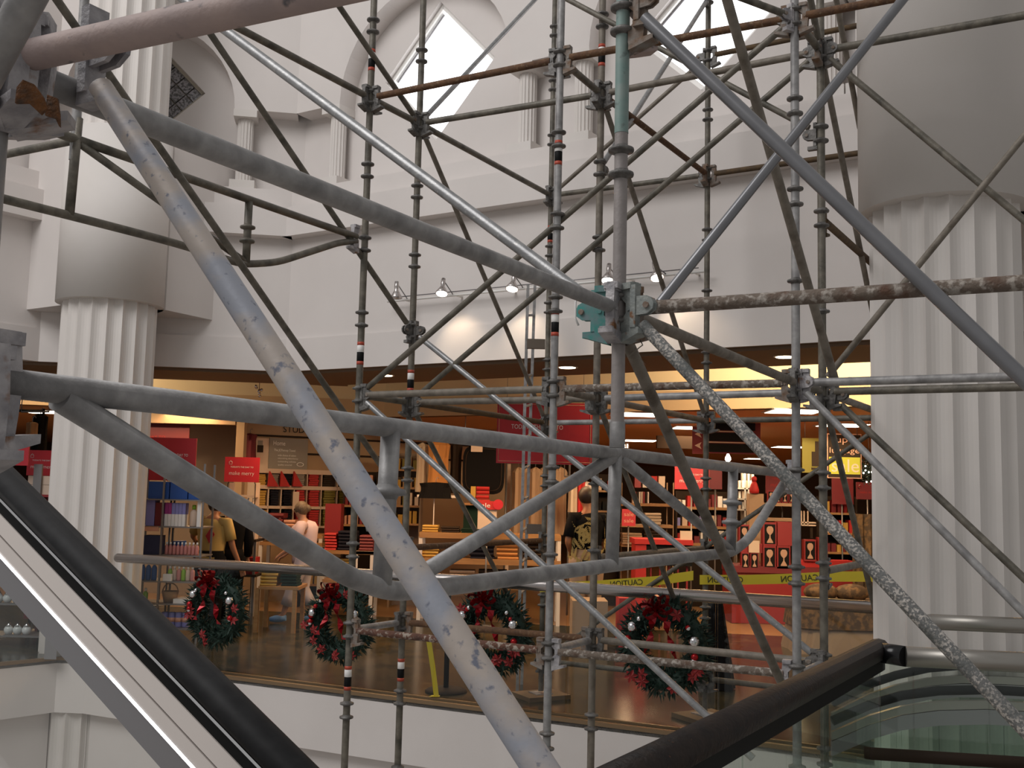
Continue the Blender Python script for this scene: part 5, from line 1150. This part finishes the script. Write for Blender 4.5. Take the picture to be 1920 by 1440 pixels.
for y in (944, 972): pbox(MB(), 1412, y, 1490, y+4, 16.75, .4).build('shelf', m['tancloth'], us)
for x in (1412, 1490): pbox(MB(), x-2, 900, x+2, 1090, 17.1, .03).build('upright', m['darkbrown'], us)
for i in range(4): gobletbox(1440+i*13, 920, 1451+i*13, 943, 16.8, ['first', 'second', 'third', 'fourth'][i]+' small goblet box from the left on the red shelf')
cr = thing('candle_rack', W(1525, 985, 15.9), 'pale wire candle stand between the two right standards', 'stand'); 
for x in (1503, 1508, 1515): pbox(MB(), x-1, 958, x+1, 985, 15.9, .02).build('rod', m['cartonpale'], cr)
for y in (980, 985): pbox(MB(), 1503, y-1, 1530, y+1, 15.9, .1).build('shelf', m['cartonpale'], cr)
pbox(MB(), 1520, 985, 1524, 1009, 15.95, .04).build('stem', m['darkbrown'], cr)
# quilts and skirted bed at right
mb = MB(); a, b = W(1604, 1188, 14.6), W(1660, 965, 14.6); N = 12; a.z = 0
for i in range(N):
    x0, x1 = a.x+(b.x-a.x)*i/N, a.x+(b.x-a.x)*(i+1)/N; d0, d1 = .03*math.sin(i*1.9), .03*math.sin((i+1)*1.9); mb.prism([Vector((x0, 14.6+d0, a.z)), Vector((x1, 14.6+d1, a.z)), Vector((x1, 14.7+d1, a.z)), Vector((x0, 14.7+d0, a.z))], (0, 0, b.z-a.z))
tag(mb.build('hanging_quilt', m['brownquilt']), 'brown patterned quilt hanging beside the big right column', 'quilt')
bdz = thing('bed', WZ(1580, 1240, 0), 'display bed with brown quilt and pleated skirt behind the railing', 'bed'); p = WZ(1575, 1232, 0); cx, cy = p.x, p.y
mb = MB(); N = 44; P0 = []; P1 = []
for i in range(N):
    q = 2*math.pi*i/N; cx_, sy_ = math.cos(q), math.sin(q); ex = math.copysign(abs(cx_)**.5, cx_)*.62; ey = math.copysign(abs(sy_)**.5, sy_)*.55; f_ = 1+.03*math.sin(i*2.2); P0.append(Vector((cx+.15+ex*f_, cy+.6+ey*f_, 0))); P1.append(Vector((cx+.15+ex*.9, cy+.6+ey*.9, .36)))
for i in range(N): mb.poly([P0[i], P0[(i+1) % N], P1[(i+1) % N], P1[i]])
mb.build('skirt', m['tandark'], bdz)
mb = MB(); P2 = [Vector((q.x, q.y, .60)) for q in P1]; P1b = [Vector((q.x+(q.x-cx-.15)*.08, q.y+(q.y-cy-.6)*.08, .30)) for q in P1]
for i in range(N): mb.poly([P1b[i], P1b[(i+1) % N], P2[(i+1) % N], P2[i]], True)
mb.poly(P2); mb.build('quilt', m['brownquilt'], bdz)
for i in range(2): MB().ball((cx+.0+.38*i, cy+.75, .68), .22, 14, 8, (1, .7, .5)).build('pillow', m['brownquilt'], bdz)
item('wood_chest', 1072, 1128, 1140, 1217, 12.6, .5, 'tancloth', 'pale wooden chest behind the glass near the rightmost wreath', 'chest'); item('carton', 1160, 1122, 1182, 1214, 12.8, .4, 'redcloth', 'red carton behind the glass left of the rightmost wreath', 'box').location.z = 0
def fixture(x0, x1, rows, Y, cols, flabel, glabel, mt='darkbrown', hpx=26, wpx=7, seed=1):
    rnd = random.Random(seed); yb = None
    o = thing('shelf_unit', W((x0+x1)/2, 1000, Y), flabel, 'shelving'); o.location.z = 0
    for y in rows: pbox(MB(), x0, y, x1, y+2.5, Y, .35).build('shelf', m['wood'], o)
    a, b = W(x0, rows[0]-hpx-6, Y), W(x1, rows[0]-hpx-6, Y); MB().box(((a.x+b.x)/2, Y+.38, a.z/2), (b.x-a.x, .03, a.z)).build('back_panel', m[mt], o)
    for x in (x0, x1): q = W(x, 1000, Y); MB().box((q.x, Y+.19, a.z/2), (.03, .38, a.z)).build('side_panel', m[mt], o)
    for r, y in enumerate(rows):
        x = x0+2
        while x < x1-wpx-2:
            w_ = wpx*rnd.uniform(.7, 1.3); h_ = hpx*rnd.uniform(.55, .95); c, nm = rnd.choice(cols)
            item('boxed_goods', x, y-h_, x+w_, y, Y+.05, .2, c, f'small {nm} package on the {glabel}, {["first", "second", "third", "fourth"][r]} shelf down', 'package', f'packages on the {glabel}'); x += w_+rnd.uniform(1, 4)
CR_ = [('redbox', 'dark red'), ('redcloth', 'red'), ('maroon', 'wine'), ('cartonpale', 'pale')]
fixture(642, 704, (915, 948, 984), 17.2, [('maroon', 'wine'), ('redbox', 'dark red'), ('black', 'black'), ('salmon', 'salmon')], 'dark shelving of wine coloured goods behind the leftmost front standard', 'dark shelving by the studio wall', seed=2)
fixture(732, 786, (880, 914, 948, 982), 16.9, [('goldcloth', 'gold'), ('limedark', 'olive'), ('cartonpale', 'pale'), ('wicker', 'brown')], 'shelving of gold and olive goods left of the jackets', 'gold shelving left of the jackets', mt='tandark', seed=3)
fixture(1268, 1374, (952, 988, 1020), 17.8, CR_+[('white', 'white'), ('lilac', 'lilac')], 'wide shelving of mixed packages behind the steep brown brace', 'wide shelving behind the steep brace', seed=4, wpx=8)
fixture(1546, 1606, (962, 1000, 1036), 16.9, CR_+[('green', 'green'), ('goldcloth', 'gold')], 'shelving of red holiday packages left of the hanging quilt', 'holiday shelving left of the quilt', seed=5)
fixture(1118, 1164, (920, 958, 996), 17.6, CR_+[('black', 'black')], 'narrow shelving of red packages behind the near grey post', 'narrow shelving behind the grey post', seed=6)
fixture(562, 604, (1060, 1096), 16.6, [('goldcloth', 'gold'), ('redbox', 'dark red'), ('greencloth', 'dark green')], 'low shelving behind the lavender clad person', 'low shelving behind the walker', seed=8)
# garland with lights, bulbs
c = W(1629, 878, 15.2); o = thing('garland', c, 'dark garland with tiny lights right of the luggage sale sign', 'garland'); mb = MB(); rnd = random.Random(5)
for i in range(500):
    v = Vector((rnd.gauss(0, .09), rnd.gauss(0, .06), rnd.gauss(0, .11))); d = Vector((rnd.uniform(-1, 1), rnd.uniform(-1, 1), rnd.uniform(-1, 1))).normalized(); s_ = d.cross(Vector((0, 0, 1))).normalized()*.008; mb.poly([c+v, c+v+d*.03+s_, c+v+d*.07, c+v+d*.03-s_])
mb.build('needles', m['fol'], o)
for i in range(18):
    v = Vector((rnd.uniform(-.16, .16), -.09, rnd.uniform(-.2, .17))); MB().ball(c+v, .011, 8, 5).build('light_bulb', m['bulbglow'], o)
MB().cyl(c+Vector((0, 0, .1)), (c.x, c.y, 2.97), .004, seg=6).build('wire', m['shelfmetal'], o)
c = W(1365, 858, 17.5); o = thing('bare_bulb_lamp', c, 'single glowing pear shaped bulb above the truss tube', 'lamp'); MB().lathe(c, [(.012, .09), (.02, .05), (.045, .0), (.05, -.03), (.03, -.06), (.005, -.07)], 16).build('bulb', m['bulbglow'], o); MB().cyl(c+Vector((0, 0, .09)), (c.x, c.y, 2.97), .004, seg=6).build('cord', m['black'], o)
c = W(1172, 836, 17.0); o = thing('shelf_sign', c, 'tiny glowing number sign 21 right of the near grey post', 'sign'); lettering(o, '21', c, .09, .055, 'bulbglow', bold=.02); MB().box(c+Vector((0, .012, 0)), (.13, .01, .08)).build('panel', m['tandark'], o); MB().cyl(c+Vector((0, .012, .04)), (c.x, c.y+.012, 2.97), .003, seg=6).build('wire', m['shelfmetal'], o)
# crystal sconce by the left wall
c = on_wall(486, 733, .25)[0]; c = W(486, 731, 14.3); o = thing('crystal_pendant', c, 'small crystal pendant lamp below the soffit left of the tan tube', 'lamp')
for i in range(7): MB().ball(c+Vector((random.uniform(-.06, .06), random.uniform(-.04, .04), random.uniform(-.10, .08))), .022, 8, 5).build('crystal', m['silverball'], o)
MB().cyl(c, (c.x, c.y, 3.95), .005, seg=6).build('cord', m['shelfmetal'], o)
# left edge shelves of pearl pots, seen under the escalator
Y = 12.0; xs_ = thing('shelf_unit', W(20, 1220, Y), 'dark glass shelves of pearl white pots, lower left under the escalator', 'shelving'); xs_.location.z = 0
zl = [zpx(30, y, Y) for y in (1095, 1132, 1192)]
for z in zl: MB().box((W(15, 1100, Y).x, Y+.2, z-.01), (1.0, .4, .016)).build('shelf', m['shelfmetal'], xs_)
for x in (-60, 50): MB().box((W(x, 1100, Y).x, Y+.38, .75), (.02, .02, 1.5)).build('upright', m['black'], xs_)
for j, (z, y, n) in enumerate(zip(zl, (1095, 1132, 1192), (4, 4, 3))):
    for i in range(n):
        x = W(42-i*17+(3-j)*-2, y, Y).x; o = thing('ceramic_pot', (x, Y+.12, z), f'pearl white lidded pot on the {["top", "middle", "bottom"][j]} shelf under the escalator', 'pot', f'pearl pots, {["top", "middle", "bottom"][j]} shelf')
        MB().lathe((x, Y+.12, z), [(.03, 0), (.05, .03), (.05, .06), (.035, .085)], 14).build('body', m['basin'], o); MB().lathe((x, Y+.12, z+.085), [(.038, 0), (.02, .025), (.01, .045)], 12).build('lid', m['silverball'], o)
item('wall_panel_board', 62, 1085, 92, 1222, 12.4, .05, 'maroon', 'dark red panel standing left of the left column, lower left', 'panel')
item('pale_carton', 52, 893, 106, 908, 12.8, .2, 'cartonpale', 'upper pale carton on the shelf left of the left column', 'box', 'pale cartons left of the column'); item('pale_carton', 48, 910, 108, 928, 12.8, .25, 'cartonpale', 'lower pale carton on the shelf left of the left column', 'box', 'pale cartons left of the column')
o = thing('display_shelf', W(75, 1000, 12.8), 'red display shelf of pale cartons left of the left column', 'display'); o.location.z = 0
pbox(MB(), 44, 928, 110, 931, 12.78, .3).build('shelf', m['redbox'], o); pbox(MB(), 60, 870, 64, 1150, 12.76, .03).build('upright', m['shelfmetal'], o); pbox(MB(), 44, 931, 110, 1160, 12.9, .2).build('base', m['maroon'], o)
# right edge goods beyond the column
item('slat_wall_board', 1912, 745, 1990, 1130, 12.0, .05, 'tancloth', 'tan slatted wall board at the right edge beyond the column', 'panel')

# ================================================================== people
def person(loc, yaw, J, label, skin, clothes, hair, hscale=1.0, cat='person'):
    Rz = Matrix.Rotation(yaw, 3, 'Z'); base = Vector(loc); T = lambda v: base+Rz @ (Vector(v)*hscale)
    o = thing('person', base, label, cat)
    order = ['pelvis', 'spine', 'chest', 'neck', 'jaw', 'head', 'crown']; rad = {'pelvis': .115, 'spine': .105, 'chest': .12, 'neck': .052, 'jaw': .066, 'head': .086, 'crown': .062}
    V = []; E_ = []; Rr = []
    def add(p, r, par=None):
        V.append(T(p)-base); Rr.append(r*hscale)
        if par is not None: E_.append((par, len(V)-1))
        return len(V)-1
    idx = {}; prev = None
    for n in order: prev = idx[n] = add(J[n], rad[n], prev)
    hd = Vector(J['head']); fw = Vector(J.get('face', (0, 1, 0))).normalized()
    ns = add(hd+fw*.10+Vector((0, 0, -.005)), .014, idx['head'])
    sd = fw.cross(Vector((0, 0, 1))).normalized()
    for s_ in (-1, 1): add(hd+sd*s_*.092+Vector((0, 0, -.01)), .016, idx['head'])
    for s_, L_ in ((-1, 'L'), (1, 'R')):
        a = add(J['sh'+L_], .052, idx['chest']); b = add(J['el'+L_], .040, a); c = add(J['wr'+L_], .027, b)
        d = (Vector(J['wr'+L_])-Vector(J['el'+L_])).normalized(); pm = Vector(J['wr'+L_])+d*.06; p_ = add(pm, .033, c)
        u = d.cross(Vector((0, 1, 0))).normalized() if abs(d.y) < .9 else Vector((1, 0, 0)); v = d.cross(u)
        for k in range(4):
            q = pm+u*(-.027+.018*k)+d*.03; f1 = add(q, .010, p_); f2 = add(q+d*(.03+.006*(k in (1, 2)))+v*.012, .009, f1); add(q+d*.052+v*.03, .008, f2)
        tq = pm+u*.035-d*.02; f1 = add(tq, .011, p_); add(tq+u*.018+d*.03+v*.012, .009, f1)
        h_ = add(J['hip'+L_], .085, idx['pelvis']); kn = add(J['kn'+L_], .055, h_); an = add(J['an'+L_], .038, kn); add(J['toe'+L_], .033, an)
    me = bpy.data.meshes.new('body'); me.from_pydata([tuple(v) for v in V], E_, []); me.materials.append(m[skin])
    bo = bpy.data.objects.new('body', me); COL.objects.link(bo); bo.parent = o
    sk = bo.modifiers.new('skin', 'SKIN'); sk.use_smooth_shade = True
    for i, r in enumerate(Rr): me.skin_vertices[0].data[i].radius = (r, r)
    me.skin_vertices[0].data[0].use_root = True
    bo.modifiers.new('sub', 'SUBSURF').levels = 2; bo.modifiers['sub'].render_levels = 2
    P = lambda n: T(J[n])
    for c in clothes:
        kd, mt = c[0], c[1]; mb = MB(); s_ = hscale
        if kd == 'shirt':
            slen = c[2]; a, b, d, e = P('pelvis'), P('spine'), P('chest'), P('neck')
            mb.path([a-(b-a)*.35, a, a.lerp(b, .6), b.lerp(d, .5), d, d.lerp(e, .45), d.lerp(e, .8)], [(.135*s_, .185*s_), (.132*s_, .180*s_), (.122*s_, .165*s_), (.132*s_, .185*s_), (.132*s_, .20*s_), (.10*s_, .17*s_), (.062*s_, .08*s_)], 20)
            for L_ in 'LR':
                p0, p1, p2 = P('sh'+L_), P('el'+L_), P('wr'+L_); q = p0.lerp(p1, min(slen, 1)); pts = [P('chest').lerp(p0, .6), p0, p0.lerp(q, .5), q]; rs = [.085*s_, .076*s_, .070*s_, .068*s_]
                if slen > 1: pts += [p1.lerp(p2, slen-1)]; rs += [.05*s_]
                mb.path(pts, rs, 14)
            sh_ = mb.build('shirt', m[mt], o)
        elif kd == 'trousers':
            ln = c[2]
            mb.path([P('pelvis')+Vector((0, 0, .09*s_)), P('pelvis'), P('pelvis')-Vector((0, 0, .09*s_))], [(.125*s_, .170*s_), (.135*s_, .185*s_), (.13*s_, .18*s_)], 18)
            for L_ in 'LR':
                h_, k_, a_ = P('hip'+L_), P('kn'+L_), P('an'+L_); mb.path([h_+Vector((0, 0, .05*s_)), h_, h_.lerp(k_, .5), k_, k_.lerp(a_, ln*.5), k_.lerp(a_, ln)], [.10*s_, .115*s_, .10*s_, .085*s_, .08*s_, .085*s_], 16)
            mb.build('trousers', m[mt], o)
        elif kd == 'shoes':
            for L_ in 'LR':
                a_, t_ = P('an'+L_), P('toe'+L_); d = (t_-a_); d.z = 0; d.normalize(); c0 = a_-d*.05*s_; c0.z = a_.z-.025*s_; c1 = t_+d*.03*s_; c1.z = t_.z
                MB().path([c0, c0.lerp(c1, .3), c0.lerp(c1, .7), c1], [.04*s_, .052*s_, .048*s_, .03*s_], 12).build('shoe', m[mt], o)
        elif kd == 'leaves':
            rnd = random.Random(9); a, d, e = P('pelvis'), P('chest'), P('neck')
            for i in range(36):
                f_ = rnd.uniform(-.25, 1.02); an_ = rnd.uniform(math.pi, 2*math.pi); ctr = a.lerp(d, f_); rx, ry = .195*s_, .150*s_
                p0 = ctr+Vector((rx*math.cos(an_), ry*math.sin(an_), 0)); n_ = Vector((math.cos(an_)/rx, math.sin(an_)/ry, 0)).normalized(); t_ = n_.cross(Vector((0, 0, 1))).normalized(); ro = rnd.uniform(0, 6.28)
                l1 = t_*math.cos(ro)+Vector((0, 0, 1))*math.sin(ro); l2 = -t_*math.sin(ro)+Vector((0, 0, 1))*math.cos(ro)
                for j in range(5):
                    for sg in (-1, 1):
                        q = p0+l1*(.024*j-.048)+n_*.012; mb.poly([q, q+l1*.03+l2*sg*.02, q+l1*.06+l2*sg*.05, q+l1*.02+l2*sg*.036])
            tag(mb.build('leaf_print', m[mt], o), kind='stuff')
        elif kd == 'patch':
            q = T(c[2]); mb.prism([q+Vector(v) for v in ((-.05, 0, 0), (0, 0, -.09), (.06, 0, .02), (.01, 0, .10))], (0, -.01, 0)); mb.build('red_tag', m[mt], o)
    hp = P('head'); fwW = Rz @ fw
    mb = MB(); mb.ball(hp-fwW*.016*hscale+Vector((0, 0, .028*hscale)), .104*hscale, 18, 10, (1, 1.06, 1.05))
    if hair[1] == 'bun': mb.ball(hp-fwW*.10*hscale+Vector((0, 0, .03)), .055*hscale, 12, 7)
    if hair[1] == 'bob': mb.ball(hp-fwW*.03*hscale+Vector((0, 0, -.05*hscale)), .092*hscale, 16, 8, (1, .9, 1))
    mb.build('hair', m[hair[0]], o)
    for s_ in (-1, 1): MB().ball(hp+fwW*.080*hscale+(Rz @ sd)*.033*s_*hscale+Vector((0, 0, .012)), .011*hscale, 8, 5).build('eye', m['black'], o)
    return o
def pose(**k):
    J = dict(pelvis=(0, 0, .95), spine=(0, 0, 1.13), chest=(0, .0, 1.36), neck=(0, .0, 1.50), jaw=(0, .02, 1.56), head=(0, .03, 1.63), crown=(0, .02, 1.70), shL=(-.19, 0, 1.42), shR=(.19, 0, 1.42), elL=(-.24, 0, 1.14), elR=(.24, 0, 1.14), wrL=(-.24, .10, .90), wrR=(.24, .10, .90),
             hipL=(-.10, 0, .90), hipR=(.10, 0, .90), knL=(-.10, .02, .50), knR=(.10, .02, .50), anL=(-.10, -.02, .09), anR=(.10, -.02, .09), toeL=(-.11, .12, .04), toeR=(.11, .12, .04)); J.update(k); return J
# striding person in lavender, facing left
pp = WZ(566, 1168, 0)
person((pp.x, pp.y, 0), math.radians(88), pose(pelvis=(0, .0, .93), spine=(0, .01, 1.11), chest=(0, .02, 1.33), neck=(0, .05, 1.47), jaw=(0, .08, 1.52), head=(0, .09, 1.59), crown=(0, .07, 1.66),
       shL=(-.18, .03, 1.39), shR=(.18, .03, 1.39), elL=(-.22, .08, 1.12), elR=(.21, .10, 1.12), wrL=(-.16, .30, .97), wrR=(.17, .32, .95), hipL=(-.09, 0, .88), hipR=(.09, 0, .88), knL=(-.09, .14, .50), knR=(.10, .02, .48), anL=(-.09, .26, .10), anR=(.10, -.16, .13), toeL=(-.09, .41, .05), toeR=(.10, -.03, .04)),
       'person in pale lavender top and trousers with blue shoes walking left past the tables', 'skin', [('shirt', 'lavender', .75), ('trousers', 'palepants', .62), ('shoes', 'blueshoe')], ('hairgrey', 'bun'), .95)
pp = W(386, 1180, 13.35); pp.z = 0
person(pp, math.radians(-8), pose(pelvis=(0, 0, .93), spine=(0, .05, 1.10), chest=(-.02, .10, 1.32), neck=(-.03, .15, 1.45), jaw=(-.03, .19, 1.49), head=(-.03, .21, 1.56), crown=(-.03, .20, 1.62), shL=(-.21, .09, 1.38), shR=(.17, .09, 1.36), elL=(-.34, .24, 1.18), elR=(.25, .10, 1.06), wrL=(-.40, .44, 1.12), wrR=(.33, .16, .84)),
       'person in a straw yellow short sleeved shirt behind the metal shelf, seen from the back', 'skindark', [('shirt', 'yellowshirt', .72), ('trousers', 'blackcloth', .95), ('shoes', 'black'), ('patch', 'red', (.02, -.075, 1.20))], ('hairdark', 'short'), 1.0)
pp = W(424, 1180, 13.95); pp.z = 0
person(pp, math.radians(20), pose(), 'person in black clothes just right of the yellow shirt', 'skin', [('shirt', 'blackcloth', 1.8), ('trousers', 'blackcloth', .95), ('shoes', 'black')], ('hairdark', 'bob'), .97)
pp = W(1098, 1180, 13.6); pp.z = 0
person(pp, math.radians(12), pose(shL=(-.17, 0, 1.40), shR=(.17, 0, 1.40), elL=(-.24, -.03, 1.12), wrL=(-.12, .16, .93), elR=(.24, .02, 1.12), wrR=(.15, .26, .98), face=(.3, 1, 0)), 'person in a black shirt with yellow leaf print behind the near grey post', 'skindark',
       [('shirt', 'blackcloth', .8), ('trousers', 'tancloth', .95), ('shoes', 'black'), ('leaves', 'leafprint')], ('hairdark', 'short'), 1.09)
